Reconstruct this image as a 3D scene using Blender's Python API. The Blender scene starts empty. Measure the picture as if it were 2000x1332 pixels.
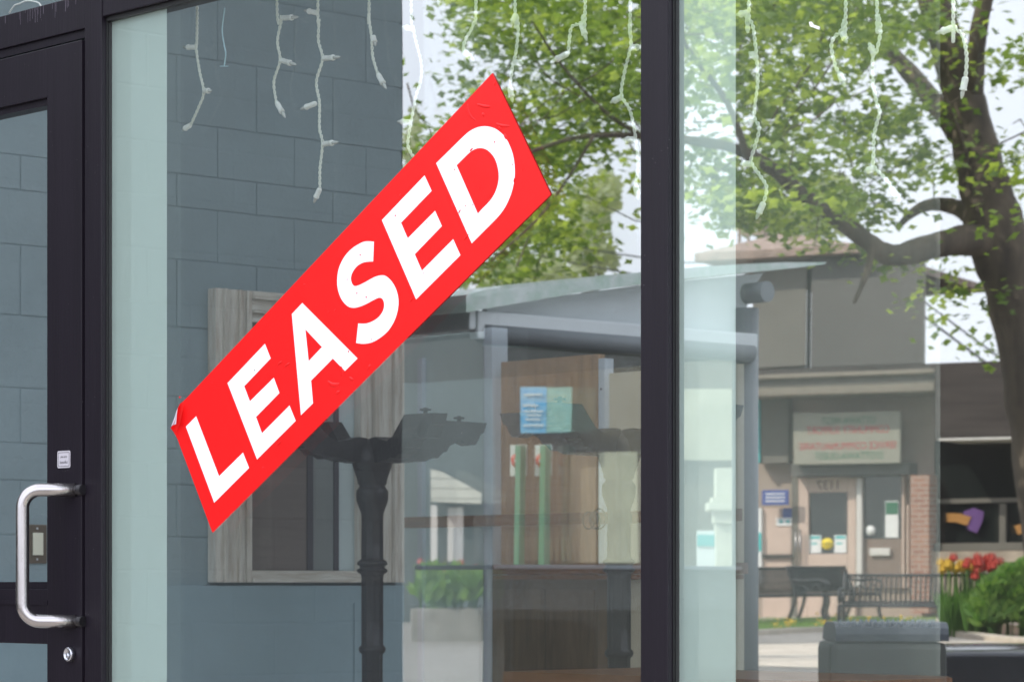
import bpy, bmesh, math, random
import numpy as np
from math import sin, cos, pi, radians, tan, atan2, sqrt
from mathutils import Vector, Matrix
from mathutils.geometry import tessellate_polygon
random.seed(7)
rng = np.random.default_rng(7)
sc = bpy.context.scene
COL = sc.collection

# ------------------------------------------------------------------ camera
# Glass plane is y = 0, street side is y < 0, shop interior is y > 0.
FPX = 5724.0                      # focal length in pixels of a 2000 px wide picture
HZ = 1140.0                       # horizon row
AZ = radians(47.7)
CX, CY, CZ = 0.0, -3.15, 1.15
cam_d = bpy.data.cameras.new('camera'); cam = bpy.data.objects.new('camera', cam_d); COL.objects.link(cam)
cam.location = (CX, CY, CZ)
cam.rotation_euler = (pi/2, 0, AZ)
cam_d.sensor_width = 36.0
cam_d.lens = FPX/2000*36.0
cam_d.shift_y = (HZ-666)/2000.0
cam_d.clip_start = 0.05; cam_d.clip_end = 1000
cam_d.dof.use_dof = True
cam_d.dof.focus_distance = 5.1
cam_d.dof.aperture_fstop = 15
sc.camera = cam

# ------------------------------------------------------------------ sky, sun, exposure
SUN_EL, SUN_AZ = radians(43), radians(-16)     # azimuth measured from +y towards +x
world = bpy.data.worlds.new('World'); sc.world = world; world.use_nodes = True
nt = world.node_tree; nt.nodes.clear()
out = nt.nodes.new('ShaderNodeOutputWorld'); bg = nt.nodes.new('ShaderNodeBackground')
sky = nt.nodes.new('ShaderNodeTexSky'); sky.sky_type = 'NISHITA'; sky.sun_disc = False
sky.sun_elevation = SUN_EL; sky.sun_rotation = SUN_AZ
sky.air_density = 1.0; sky.dust_density = 2.5; sky.ozone_density = 1.0
tc = nt.nodes.new('ShaderNodeTexCoord')
cl = nt.nodes.new('ShaderNodeTexNoise'); cl.inputs['Scale'].default_value = 2.2; cl.inputs['Detail'].default_value = 7
ramp = nt.nodes.new('ShaderNodeValToRGB'); ramp.color_ramp.elements[0].position = .30; ramp.color_ramp.elements[1].position = .62
ramp.color_ramp.elements[0].color = (.55, .55, .55, 1)
mixc = nt.nodes.new('ShaderNodeMixRGB'); mixc.inputs[2].default_value = (11.9, 12.3, 13.7, 1)
nt.links.new(tc.outputs['Generated'], cl.inputs['Vector']); nt.links.new(cl.outputs['Fac'], ramp.inputs[0])
nt.links.new(ramp.outputs[0], mixc.inputs[0]); nt.links.new(sky.outputs[0], mixc.inputs[1])
nt.links.new(mixc.outputs[0], bg.inputs[0]); bg.inputs[1].default_value = 0.15
nt.links.new(bg.outputs[0], out.inputs[0])
sd = bpy.data.lights.new('sun', 'SUN'); sun = bpy.data.objects.new('sun', sd); COL.objects.link(sun)
sd.energy = 5.0; sd.angle = radians(.5); sd.color = (1, .93, .82)
_sv = Vector((sin(SUN_AZ)*cos(SUN_EL), cos(SUN_AZ)*cos(SUN_EL), sin(SUN_EL)))
sun.rotation_euler = _sv.to_track_quat('Z', 'Y').to_euler(); sun.location = (0, 0, 20)
sc.view_settings.view_transform = 'Standard'; sc.view_settings.look = 'None'
sc.view_settings.gamma = 1; sc.view_settings.exposure = 0.52
sc.cycles.max_bounces = 8; sc.cycles.transparent_max_bounces = 24
sc.cycles.sample_clamp_indirect = 8

# ------------------------------------------------------------------ materials
def mat(name, col, rough=.6, metal=0, var=.0, vscale=6, bump=0, bscale=40, spec=.5, col2=None, stretch=None, transl=0, coat=0):
    m = bpy.data.materials.new(name); m.use_nodes = True
    n = m.node_tree.nodes; l = m.node_tree.links
    b = n['Principled BSDF']
    b.inputs['Base Color'].default_value = (*col, 1); b.inputs['Roughness'].default_value = rough
    b.inputs['Metallic'].default_value = metal; b.inputs['Specular IOR Level'].default_value = spec
    b.inputs['Coat Weight'].default_value = coat
    t = n.new('ShaderNodeTexCoord'); mp = n.new('ShaderNodeMapping')
    l.new(t.outputs['Object'], mp.inputs[0])
    if stretch: mp.inputs['Scale'].default_value = stretch
    if var or col2:
        no = n.new('ShaderNodeTexNoise'); no.inputs['Scale'].default_value = vscale; no.inputs['Detail'].default_value = 6
        no.inputs['Roughness'].default_value = .65
        l.new(mp.outputs[0], no.inputs['Vector'])
        r = n.new('ShaderNodeValToRGB'); r.color_ramp.elements[0].position = .32; r.color_ramp.elements[1].position = .68
        c2 = col2 or tuple(c*(1-var) for c in col); c1 = col if col2 else tuple(min(1, c*(1+var)) for c in col)
        r.color_ramp.elements[0].color = (*c2, 1); r.color_ramp.elements[1].color = (*c1, 1)
        l.new(no.outputs['Fac'], r.inputs[0]); l.new(r.outputs[0], b.inputs['Base Color'])
    if bump:
        nb = n.new('ShaderNodeTexNoise'); nb.inputs['Scale'].default_value = bscale; nb.inputs['Detail'].default_value = 4
        l.new(mp.outputs[0], nb.inputs['Vector'])
        bp = n.new('ShaderNodeBump'); bp.inputs['Strength'].default_value = bump; bp.inputs['Distance'].default_value = .01
        l.new(nb.outputs['Fac'], bp.inputs['Height']); l.new(bp.outputs[0], b.inputs['Normal'])
    if transl:
        o = n['Material Output']; tr = n.new('ShaderNodeBsdfTranslucent'); mx = n.new('ShaderNodeMixShader')
        tr.inputs[0].default_value = (min(1, col[0]*2.2), min(1, col[1]*2.2), col[2]*1.3, 1)
        mx.inputs[0].default_value = transl
        l.new(b.outputs[0], mx.inputs[1]); l.new(tr.outputs[0], mx.inputs[2]); l.new(mx.outputs[0], o.inputs[0])
    return m

def glass_mat(name, refl, tint=(.97, .995, .985), wav=0.0, dust=.0):
    m = bpy.data.materials.new(name); m.use_nodes = True
    n = m.node_tree.nodes; l = m.node_tree.links; n.clear()
    o = n.new('ShaderNodeOutputMaterial'); tr = n.new('ShaderNodeBsdfTransparent'); g = n.new('ShaderNodeBsdfGlossy')
    mx = n.new('ShaderNodeMixShader'); tr.inputs[0].default_value = (*tint, 1); g.inputs['Roughness'].default_value = 0.0
    g.inputs['Color'].default_value = (.97, 1, .99, 1)
    mx.inputs[0].default_value = refl
    t = n.new('ShaderNodeTexCoord')
    if wav:
        no = n.new('ShaderNodeTexNoise'); no.inputs['Scale'].default_value = 1.6; no.inputs['Detail'].default_value = 1
        bp = n.new('ShaderNodeBump'); bp.inputs['Strength'].default_value = 1; bp.inputs['Distance'].default_value = wav
        l.new(t.outputs['Object'], no.inputs['Vector']); l.new(no.outputs['Fac'], bp.inputs['Height']); l.new(bp.outputs[0], g.inputs['Normal'])
    l.new(tr.outputs[0], mx.inputs[1]); l.new(g.outputs[0], mx.inputs[2]); last = mx
    if dust:
        d = n.new('ShaderNodeBsdfDiffuse'); d.inputs[0].default_value = (.85, .84, .80, 1)
        n1 = n.new('ShaderNodeTexNoise'); n1.inputs['Scale'].default_value = 2.5; n1.inputs['Detail'].default_value = 9; n1.inputs['Roughness'].default_value = .7
        r1 = n.new('ShaderNodeMapRange'); r1.inputs[1].default_value = .3; r1.inputs[2].default_value = .75; r1.inputs[3].default_value = dust*.4; r1.inputs[4].default_value = dust*1.8
        n2 = n.new('ShaderNodeTexVoronoi'); n2.inputs['Scale'].default_value = 26; n2.inputs['Randomness'].default_value = 1
        r2 = n.new('ShaderNodeMapRange'); r2.inputs[1].default_value = .020; r2.inputs[2].default_value = .035; r2.inputs[3].default_value = .35; r2.inputs[4].default_value = 0
        n3 = n.new('ShaderNodeTexNoise'); n3.inputs['Scale'].default_value = 3.1
        gt = n.new('ShaderNodeMath'); gt.operation = 'GREATER_THAN'; gt.inputs[1].default_value = .56
        ml = n.new('ShaderNodeMath'); ml.operation = 'MULTIPLY'
        ad = n.new('ShaderNodeMath'); ad.operation = 'ADD'; m2 = n.new('ShaderNodeMixShader')
        for x in (n1, n2, n3): l.new(t.outputs['Object'], x.inputs['Vector'])
        l.new(n1.outputs['Fac'], r1.inputs[0]); l.new(n2.outputs['Distance'], r2.inputs[0]); l.new(n3.outputs['Fac'], gt.inputs[0])
        l.new(r2.outputs[0], ml.inputs[0]); l.new(gt.outputs[0], ml.inputs[1])
        l.new(r1.outputs[0], ad.inputs[0]); l.new(ml.outputs[0], ad.inputs[1]); l.new(ad.outputs[0], m2.inputs[0])
        l.new(mx.outputs[0], m2.inputs[1]); l.new(d.outputs[0], m2.inputs[2]); last = m2
    l.new(last.outputs[0], o.inputs[0])
    return m

def film_mat(name, col, cover):
    m = bpy.data.materials.new(name); m.use_nodes = True
    n = m.node_tree.nodes; l = m.node_tree.links; n.clear()
    o = n.new('ShaderNodeOutputMaterial'); tr = n.new('ShaderNodeBsdfTransparent'); g = n.new('ShaderNodeBsdfDiffuse')
    mx = n.new('ShaderNodeMixShader'); g.inputs[0].default_value = (*col, 1); mx.inputs[0].default_value = cover
    l.new(tr.outputs[0], mx.inputs[1]); l.new(g.outputs[0], mx.inputs[2]); l.new(mx.outputs[0], o.inputs[0])
    return m

def block_mat(name, c1, c2, mortar, bw, bh, msize, off=.5, bump=.5, axis='yz'):
    """brick pattern on a plane; axis picks which object coordinates drive it"""
    m = mat(name, c1, .75, bump=.0)
    n = m.node_tree.nodes; l = m.node_tree.links; b = n['Principled BSDF']
    t = n.new('ShaderNodeTexCoord'); s = n.new('ShaderNodeSeparateXYZ'); c = n.new('ShaderNodeCombineXYZ')
    l.new(t.outputs['Object'], s.inputs[0]); l.new(s.outputs['XYZ'.index(axis[0].upper())], c.inputs[0]); l.new(s.outputs['XYZ'.index(axis[1].upper())], c.inputs[1])
    br = n.new('ShaderNodeTexBrick'); br.inputs['Scale'].default_value = 1
    br.inputs['Brick Width'].default_value = bw; br.inputs['Row Height'].default_value = bh; br.inputs['Mortar Size'].default_value = msize
    br.inputs['Mortar Smooth'].default_value = .4; br.offset = off
    br.inputs['Color1'].default_value = (*c1, 1); br.inputs['Color2'].default_value = (*c2, 1); br.inputs['Mortar'].default_value = (*mortar, 1)
    no = n.new('ShaderNodeTexNoise'); no.inputs['Scale'].default_value = 9; no.inputs['Detail'].default_value = 8
    mx = n.new('ShaderNodeMixRGB'); mx.blend_type = 'MULTIPLY'; mx.inputs[0].default_value = .35
    l.new(c.outputs[0], br.inputs['Vector']); l.new(t.outputs['Object'], no.inputs['Vector'])
    l.new(br.outputs['Color'], mx.inputs[1]); l.new(no.outputs['Fac'], mx.inputs[2]); l.new(mx.outputs[0], b.inputs['Base Color'])
    inv = n.new('ShaderNodeMath'); inv.operation = 'SUBTRACT'; inv.inputs[0].default_value = 1; l.new(br.outputs['Fac'], inv.inputs[1])
    no2 = n.new('ShaderNodeTexNoise'); no2.inputs['Scale'].default_value = 60
    l.new(t.outputs['Object'], no2.inputs['Vector'])
    ad = n.new('ShaderNodeMath'); ad.operation = 'MULTIPLY_ADD'; ad.inputs[1].default_value = .15
    l.new(no2.outputs['Fac'], ad.inputs[0]); l.new(inv.outputs[0], ad.inputs[2])
    bp = n.new('ShaderNodeBump'); bp.inputs['Strength'].default_value = bump; bp.inputs['Distance'].default_value = .008
    l.new(ad.outputs[0], bp.inputs['Height']); l.new(bp.outputs[0], b.inputs['Normal'])
    return m

M = {}
M['frame'] = mat('dark anodised aluminium', (.010, .0075, .0125), .42, .0, var=.12, vscale=30, bump=.05, bscale=160, stretch=(1, 1, .05), spec=.26)
M['gasket'] = mat('black rubber', (.006, .006, .007), .5)
M['glass'] = glass_mat('outer window glass', .37, wav=.0004, dust=.008)
M['glass2'] = glass_mat('inner window glass', .11, wav=.0006)
M['glass3'] = glass_mat('inner window glass right', .06, wav=.0006)
M['doorglass'] = glass_mat('door glass', .26, dust=.008)
M['film'] = film_mat('frosted edge film', (.76, .91, .85), .66)
M['haze'] = film_mat('milky haze layer', (.6, .66, .62), .21)
M['steel'] = mat('brushed stainless steel', (.44, .42, .42), .26, 1, bump=.05, bscale=200, stretch=(1, 1, .1))
M['chrome'] = mat('lock metal', (.55, .56, .6), .3, 1, bump=.05, bscale=200)
M['black'] = mat('black lettering', (.02, .02, .02), .5)
M['wplastic'] = mat('white plastic', (.84, .87, .84), .4)
M['wire'] = mat('twisted light wire', (.78, .83, .76), .45)
M['bulb'] = mat('clear bulb glass', (.55, .58, .56), .1, 0, spec=1)
M['bluewire'] = mat('pale blue wire', (.5, .72, .8), .4)
M['iron'] = mat('cast iron', (.012, .011, .014), .42, .2, var=.4, vscale=20, bump=.25, bscale=60)
M['interior'] = mat('dim interior shade', (.012, .013, .013), .9)  # dimness of the interior put into the colour of its walls
M['whitein'] = mat('white ceiling paint', (.75, .74, .70), .8)
M['floorin'] = mat('shop floor concrete', (.55, .52, .47), .7, var=.2)  # floor out of view, lightened to bounce daylight inside
M['frame_paint'] = mat('weathered cream paint', (.80, .80, .75), .75, col2=(.50, .45, .38), vscale=7, bump=.7, bscale=30, stretch=(9, 9, .8))
M['frame_paint_h'] = mat('weathered cream paint rail', (.80, .80, .75), .75, col2=(.50, .45, .38), vscale=7, bump=.7, bscale=30, stretch=(9, .8, 9))

def specks(m, scale, col, thr=.05, cut=.6):
    n = m.node_tree.nodes; l = m.node_tree.links; b = n['Principled BSDF']; bc = b.inputs['Base Color']
    t = n.new('ShaderNodeTexCoord'); v = n.new('ShaderNodeTexVoronoi'); v.inputs['Scale'].default_value = scale
    r = n.new('ShaderNodeMapRange'); r.inputs[1].default_value = thr*.6; r.inputs[2].default_value = thr; r.inputs[3].default_value = 1; r.inputs[4].default_value = 0
    k = n.new('ShaderNodeTexNoise'); k.inputs['Scale'].default_value = scale*.13; gt = n.new('ShaderNodeMath'); gt.operation = 'GREATER_THAN'; gt.inputs[1].default_value = cut
    ml = n.new('ShaderNodeMath'); ml.operation = 'MULTIPLY'; mx = n.new('ShaderNodeMixRGB'); mx.inputs[2].default_value = (*col, 1)
    l.new(t.outputs['Object'], v.inputs['Vector']); l.new(t.outputs['Object'], k.inputs['Vector']); l.new(v.outputs['Distance'], r.inputs[0]); l.new(k.outputs['Fac'], gt.inputs[0])
    l.new(r.outputs[0], ml.inputs[0]); l.new(gt.outputs[0], ml.inputs[1]); l.new(ml.outputs[0], mx.inputs[0])
    if bc.links: l.new(bc.links[0].from_socket, mx.inputs[1])
    else: mx.inputs[1].default_value = bc.default_value
    l.new(mx.outputs[0], bc)
specks(M['frame'], 90, (.22, .20, .22), .055, .58)
specks(M['iron'], 60, (.10, .09, .08), .06, .55)
# ------------------------------------------------------------------ view geometry helpers
VV = Vector((-sin(AZ), cos(AZ), 0)); RR = Vector((cos(AZ), sin(AZ), 0)); CAM = Vector((CX, CY, CZ))
def ray(px, py=HZ): return VV + RR*((px-1000)/FPX) + Vector((0, 0, (HZ-py)/FPX))
def at(px, py, t): return CAM + ray(px, py)*t
def on_y(px, py, y):
    d = ray(px, py); return CAM + d*((y-CY)/d.y)
def on_x(px, py, x):
    d = ray(px, py); return CAM + d*((x-CX)/d.x)

# ------------------------------------------------------------------ mesh helpers
class MB:
    def __init__(s): s.v = []; s.f = []; s.smooth = []
    def add(s, vs, fs, smooth=False):
        k = len(s.v); s.v += [tuple(v) for v in vs]; s.f += [tuple(i+k for i in f) for f in fs]; s.smooth += [smooth]*len(fs); return s
    def box(s, a, b, bev=0):
        x0, x1 = sorted((a[0], b[0])); y0, y1 = sorted((a[1], b[1])); z0, z1 = sorted((a[2], b[2]))
        return s.obox(Vector(((x0+x1)/2, (y0+y1)/2, (z0+z1)/2)), Vector(((x1-x0)/2, 0, 0)), Vector((0, (y1-y0)/2, 0)), Vector((0, 0, (z1-z0)/2)), bev)
    def obox(s, c, ax, ay, az, bev=0):
        """oriented box by centre and half axes; bev chamfers every edge"""
        if bev <= 0:
            vs = [c+ax*i+ay*j+az*k for i in (-1, 1) for j in (-1, 1) for k in (-1, 1)]
            return s.add(vs, [(0, 1, 3, 2), (4, 6, 7, 5), (0, 4, 5, 1), (2, 3, 7, 6), (0, 2, 6, 4), (1, 5, 7, 3)])
        bm = bmesh.new(); vs = [bm.verts.new(c+ax*i+ay*j+az*k) for i in (-1, 1) for j in (-1, 1) for k in (-1, 1)]
        for f in [(0, 1, 3, 2), (4, 6, 7, 5), (0, 4, 5, 1), (2, 3, 7, 6), (0, 2, 6, 4), (1, 5, 7, 3)]: bm.faces.new([vs[i] for i in f])
        bmesh.ops.bevel(bm, geom=bm.edges[:], offset=bev, segments=2, affect='EDGES', profile=.6)
        bm.verts.index_update()
        s.add([v.co.copy() for v in bm.verts], [[v.index for v in f.verts] for f in bm.faces]); bm.free(); return s
    def tube(s, pts, r, n=10, cap=True):
        pts = [Vector(p) for p in pts]; rs = r if isinstance(r, (list, tuple)) else [r]*len(pts)
        vs = []; up = None
        for i, p in enumerate(pts):
            d = (pts[min(i+1, len(pts)-1)]-pts[max(i-1, 0)]).normalized()
            if up is None: up = d.orthogonal().normalized()
            up = (up-d*up.dot(d)).normalized(); w = d.cross(up)
            vs += [p+(up*cos(2*pi*k/n)+w*sin(2*pi*k/n))*rs[i] for k in range(n)]
        fs = [(i*n+k, i*n+(k+1) % n, (i+1)*n+(k+1) % n, (i+1)*n+k) for i in range(len(pts)-1) for k in range(n)]
        s.add(vs, fs, True)
        if cap:
            s.add(vs[:n], [tuple(range(n))[::-1]]); s.add(vs[-n:], [tuple(range(n))])
        return s
    def lathe(s, prof, c, n=24, ax=None):
        """prof: (radius, height) pairs about a vertical axis at c (or along ax)"""
        c = Vector(c); ax = Vector(ax).normalized() if ax else Vector((0, 0, 1)); u = ax.orthogonal().normalized(); w = ax.cross(u)
        vs = [c+ax*h+(u*cos(2*pi*k/n)+w*sin(2*pi*k/n))*r for r, h in prof for k in range(n)]
        fs = [(i*n+k, i*n+(k+1) % n, (i+1)*n+(k+1) % n, (i+1)*n+k) for i in range(len(prof)-1) for k in range(n)]
        s.add(vs, fs, True)
        if prof[0][0] > 1e-5: s.add(vs[:n], [tuple(range(n))[::-1]])
        if prof[-1][0] > 1e-5: s.add(vs[-n:], [tuple(range(n))])
        return s
    def prism(s, poly, holes, f0, f1):
        """poly: 2-D points; f0/f1 map a 2-D point to the two faces' 3-D points"""
        loops = [poly]+list(holes)
        tris = tessellate_polygon([[Vector((p[0], p[1], 0)) for p in lp] for lp in loops])
        flat = [p for lp in loops for p in lp]; n = len(flat)
        vs = [f0(p) for p in flat]+[f1(p) for p in flat]
        fs = [tuple(t) for t in tris]+[tuple(i+n for i in t[::-1]) for t in tris]
        k = 0
        for lp in loops:
            m = len(lp); fs += [(k+i, k+(i+1) % m, n+k+(i+1) % m, n+k+i) for i in range(m)]; k += m
        return s.add(vs, fs)
    def build(s, name, m, parent=None, mir=False, label=None, recalc=True):
        me = bpy.data.meshes.new(name)
        o0 = parent
        org = Vector((0, 0, 0))
        while o0 is not None: org += o0.location; o0 = o0.parent
        vs = s.v
        if mir: vs = [(v[0], -v[1], v[2]) for v in vs]
        me.from_pydata([(v[0]-org.x, v[1]-org.y, v[2]-org.z) for v in vs], [], s.f)
        me.polygons.foreach_set('use_smooth', s.smooth)
        if recalc:
            bm = bmesh.new(); bm.from_mesh(me); bmesh.ops.remove_doubles(bm, verts=bm.verts, dist=1e-6)
            bmesh.ops.recalc_face_normals(bm, faces=bm.faces); bm.to_mesh(me); bm.free()
        me.update()
        me.materials.append(M[m] if isinstance(m, str) else m)
        o = bpy.data.objects.new(name, me); COL.objects.link(o); o.parent = parent
        if label: o['label'] = label
        return o

def thing(name, label, cat, loc, group=None, mir=False):
    o = bpy.data.objects.new(name, None); COL.objects.link(o); o.empty_display_size = .1
    o.location = (loc[0], -loc[1] if mir else loc[1], loc[2]); o['label'] = label; o['category'] = cat
    if group: o['group'] = group
    return o
def tag(o, label, cat, group=None, kind=None):
    o['label'] = label; o['category'] = cat
    if group: o['group'] = group
    if kind: o['kind'] = kind
    return o
def struct(o, label=None, kind='structure'):
    o['kind'] = kind
    if label: o['label'] = label; o['category'] = o.name.split('.')[0].replace('_', ' ')
    return o
_tcache = {}
def text2d(body):
    """flat text as (verts 2-D centred, faces, width, height)"""
    if body in _tcache: return _tcache[body]
    cu = bpy.data.curves.new('t', 'FONT'); cu.body = body; cu.align_x = 'CENTER'; cu.align_y = 'CENTER'; cu.resolution_u = 3; cu.size = 1
    ob = bpy.data.objects.new('t', cu); COL.objects.link(ob)
    bpy.context.view_layer.update()
    me = bpy.data.meshes.new_from_object(ob.evaluated_get(bpy.context.evaluated_depsgraph_get()))
    vs = [(v.co.x, v.co.y) for v in me.vertices]; fs = [tuple(p.vertices) for p in me.polygons]
    bpy.data.objects.remove(ob); bpy.data.curves.remove(cu); bpy.data.meshes.remove(me)
    xs = [v[0] for v in vs]; ys = [v[1] for v in vs]
    cx, cy = (min(xs)+max(xs))/2, (min(ys)+max(ys))/2
    r = ([(x-cx, y-cy) for x, y in vs], fs, max(xs)-min(xs), max(ys)-min(ys)); _tcache[body] = r; return r
def put_text(mb, body, c, u, w, width, height):
    """text on plane: centre c, unit u along the reading direction, w up"""
    vs, fs, tw, th = text2d(body)
    return mb.add([c+u*(x*width/tw)+w*(y*height/th) for x, y in vs], fs)
def catmull(pts, n=5, closed=False):
    P = [Vector(p) for p in pts]; res = []
    m = len(P)
    for i in range(m if closed else m-1):
        a, b, c, d = (P[(i-1) % m], P[i], P[(i+1) % m], P[(i+2) % m]) if closed else (P[max(i-1, 0)], P[i], P[i+1], P[min(i+2, m-1)])
        for k in range(n):
            t = k/n
            res.append(.5*((2*b)+(c-a)*t+(2*a-5*b+4*c-d)*t*t+(3*b-a-3*c+d)*t**3))
    if not closed: res.append(P[-1])
    return res

# ================================================================== GROUND
g = MB()
KN = [(-60, 0), (13, 0), (22, .30), (32, .42), (37.5, .48), (43, .655), (200, .70)]
def gz(dist):      # the far side of the street rises gently to the square
    for (a, za), (b, zb) in zip(KN[:-1], KN[1:]):
        if dist <= b: return za+(zb-za)*(dist-a)/(b-a)
    return KN[-1][1]
deps = [-60, -20, 0, 5, 13, 17, 22, 27, 32, 35, 37.5, 40, 43, 60, 100, 200]; lats = [-120, -60, -30, -15, 0, 15, 30, 60, 120]
vs = [(lambda p: (p.x, p.y, gz(dd)-.02))(Vector((CX, CY, 0))+VV*dd+RR*ll) for dd in deps for ll in lats]
nl = len(lats)
fs = [(j*nl+i, j*nl+i+1, (j+1)*nl+i+1, (j+1)*nl+i) for j in range(len(deps)-1) for i in range(nl-1)]
g.add(vs, fs)
def onground(px, py, off=0):
    """where the view through a pixel meets the street surface"""
    k = (py-HZ)/FPX; lo, hi = 5.0, 60.0
    for _ in range(40):
        m = (lo+hi)/2
        if CZ-k*m > gz(m)-.02: lo = m
        else: hi = m
    p = at(px, py, lo); p.z += off; return p
def sheet(mb, up, low, off, nc=14, nr=7):
    """thin surface laid on the street between an upper and a lower pixel curve"""
    def lerp(c, u):
        for (xa, ya), (xb, yb) in zip(c[:-1], c[1:]):
            if u <= xb: return ya+(yb-ya)*(u-xa)/(xb-xa)
        return c[-1][1]
    x0, x1 = up[0][0], up[-1][0]; vs = []
    for i in range(nc+1):
        x = x0+(x1-x0)*i/nc; a, b = lerp(up, x), lerp(low, x)
        for j in range(nr+1): vs.append(onground(x, a+(b-a)*j/nr, off))
    return mb.add(vs, [(i*(nr+1)+j, i*(nr+1)+j+1, (i+1)*(nr+1)+j+1, (i+1)*(nr+1)+j) for i in range(nc) for j in range(nr)])
M['asphalt'] = mat('asphalt', (.17, .16, .15), .85, var=.25, vscale=3, bump=.3, bscale=30)
M['paving'] = mat('concrete paving', (.52, .46, .39), .85, var=.15, vscale=2, bump=.3, bscale=20)
struct(g.build('road', 'asphalt', mir=True))
p = MB(); p.box((-12, -2.9, -.05), (8, -.02, .0))
struct(p.build('pavement', 'paving'))

# ================================================================== SHOP FRONT
shop = thing('shop_front', 'dark bronze aluminium shop front with tall glass panes', 'shop front', (-3, 0, 0))
PR = .018                                  # how far the mullions stand proud of the glass
def mull_x(pxl, pxr): return on_y(pxl, HZ, -PR).x, on_y(pxr, HZ, -PR).x
ax0, ax1 = mull_x(165, 198)                # post between door and window
bx0, bx1 = mull_x(1251, 1304)              # mullion between the panes
TOP = on_y(198, 33, -PR).z                 # underside of the header
ZT = 3.6
def mullion(x0, x1, name='mullion'):
    m = MB(); m.box((x0, -PR, -.02), (x1, .05, ZT), .0015)
    o = m.build(name, 'frame', shop)
    q = MB(); q.box((x1, -PR*.42, 0), (x1+.0015, .03, ZT-.9)); q.box((x1+.0015, -PR*.2, 0), (x1+.003, .03, ZT-.9))
    q.build('gasket', 'gasket', o); return o
mullion(ax0, ax1); mullion(bx0, bx1)
mullion(1.6, 1.66)
h = MB(); h.box((ax1, -PR+.002, TOP), (bx0, .05, TOP+.075), .0015); h.box((bx1, -PR+.002, TOP), (1.6, .05, TOP+.075), .0015)
h.build('header', 'frame', shop)
h = MB(); h.box((ax1+.0005, -PR*.45, TOP-.008), (bx0-.0005, .03, TOP-.0003)); h.build('gasket', 'gasket', shop)
XR = 1.6
def pane(name, x0, x1, z0, z1, m, y0, y1, nx=2):
    q = MB(); q.add([(x0, y0, z0), (x1, y1, z0), (x1, y1, z1), (x0, y0, z1)], [(0, 1, 2, 3)])
    return q.build(name, m, shop, recalc=False)
pane('window_pane', ax1, bx0, .1, TOP, 'glass', 0, 0)
pane('window_pane', bx1, XR, .1, TOP, 'glass', 0, 0)
tl = tan(radians(.25))
pane('inner_pane', ax1, bx0, .1, TOP, 'glass2', .014+(bx0-ax1)*tl, .014)
tl = tan(radians(.05))
pane('inner_pane', bx1, XR, .1, TOP, 'glass3', .014, .014+(XR-bx1)*tl)
# frosted film strips on the inside of each pane, beside the mullions
def film(pxl, pxr, zt):
    y = .004
    x0, x1 = on_y(pxl, HZ, y).x, on_y(pxr, HZ, y).x
    q = MB(); q.add([(x0-.02, y, .1), (x1, y, .1), (x1, y, zt), (x0-.02, y, zt)], [(0, 1, 2, 3)])
    q.build('film_strip', 'film', shop, recalc=False)
film(228, 326, TOP+.0)
film(1335, 1437, TOP+.05)
# transom over the door and its header bar
th0, th1 = on_y(80, 77, -PR).z, None
zb = on_y(100, 72, -PR).z; zt2 = on_y(0, 29, -PR).z+.0
hb = MB(); hb.box((-7.4, -PR, zb), (ax0, .04, zt2-.004), .0012); hb.build('transom_bar', 'frame', shop)
pane('transom_pane', -7.4, ax0, zt2-.004, ZT, 'doorglass', 0, 0)
q = MB(); M['drip'] = mat('dried drip marks', (.10, .085, .11), .8)
for k in range(26):
    px = random.choice([random.gauss(60, 22), random.uniform(5, 155)]); a = on_y(px, 60, -PR-.0002); L = random.uniform(.003, .03); top_ = zt2-.005; w_ = random.uniform(.0003, .0007)
    q.box((a.x-w_, -PR-.0002, top_-L), (a.x+w_, -PR+.0001, top_))
q.build('stain', 'drip', shop)
zl = on_y(100, 90, -.012).z
r_ = MB(); r_.box((-7.4, -.012, zl), (ax0, .03, zb-.0004)); r_.build('door_stop', 'frame', shop)
# ---- door
dz_t = zl-.006; dx1 = ax0-.004; DY = -.022
d_st = on_y(92, HZ, DY).x
dgt = on_y(0, 211, DY).z; dgb = on_y(46, 1150, DY).z; drb = on_y(46, 1256, DY).z
dm = MB()
dm.box((d_st, DY, .02), (dx1, .02, dz_t), .001)
dm.box((-7.0, DY, dgt), (d_st-.0003, .02, dz_t), .001)
dm.box((-7.0, DY+.001, drb), (d_st-.0003, .02, dgb), .001)
dm.box((-7.0, DY+.001, .02), (d_st-.0003, .02, .15), .001)
dm.box((-7.1, DY, .02), (-7.0, .02, dz_t), .001)
# glazing beads
dm.box((d_st-.012, DY+.008, dgb+.0005), (d_st-.0004, .018, dgt-.0005)); dm.box((-7.0, DY+.008, dgb-.0), (d_st-.0125, .018, dgb+.014)); dm.box((-7.0, DY+.008, dgt-.013), (d_st-.0125, .018, dgt))
dm.box((-7.0, DY-.0015, dgb-.030), (d_st+.002, DY+.003, dgb-.022))
door = dm.build('door', 'frame', shop)
for z0, z1 in ((dgb, dgt), (.15, drb)):
    q = MB(); q.add([(-7.0, 0, z0), (d_st-.002, 0, z0), (d_st-.002, 0, z1), (-7.0, 0, z1)], [(0, 1, 2, 3)])
    q.build('glass_pane', 'doorglass', door, recalc=False)
# pull handle: a bent tube standing off the door
HY = DY-.075
p1 = on_y(161, 956, DY); p2 = on_y(161, 1213, DY)
zt_, zb_ = p1.z, p2.z; xp = on_y(148, 956, DY).x
hx = on_y(44, HZ, HY).x; rr = .0128
pts = []
def arc(c, a0, a1, r, u, w, n=8): return [c+u*cos(a0+(a1-a0)*k/n)*r+w*sin(a0+(a1-a0)*k/n)*r for k in range(n+1)]
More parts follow.
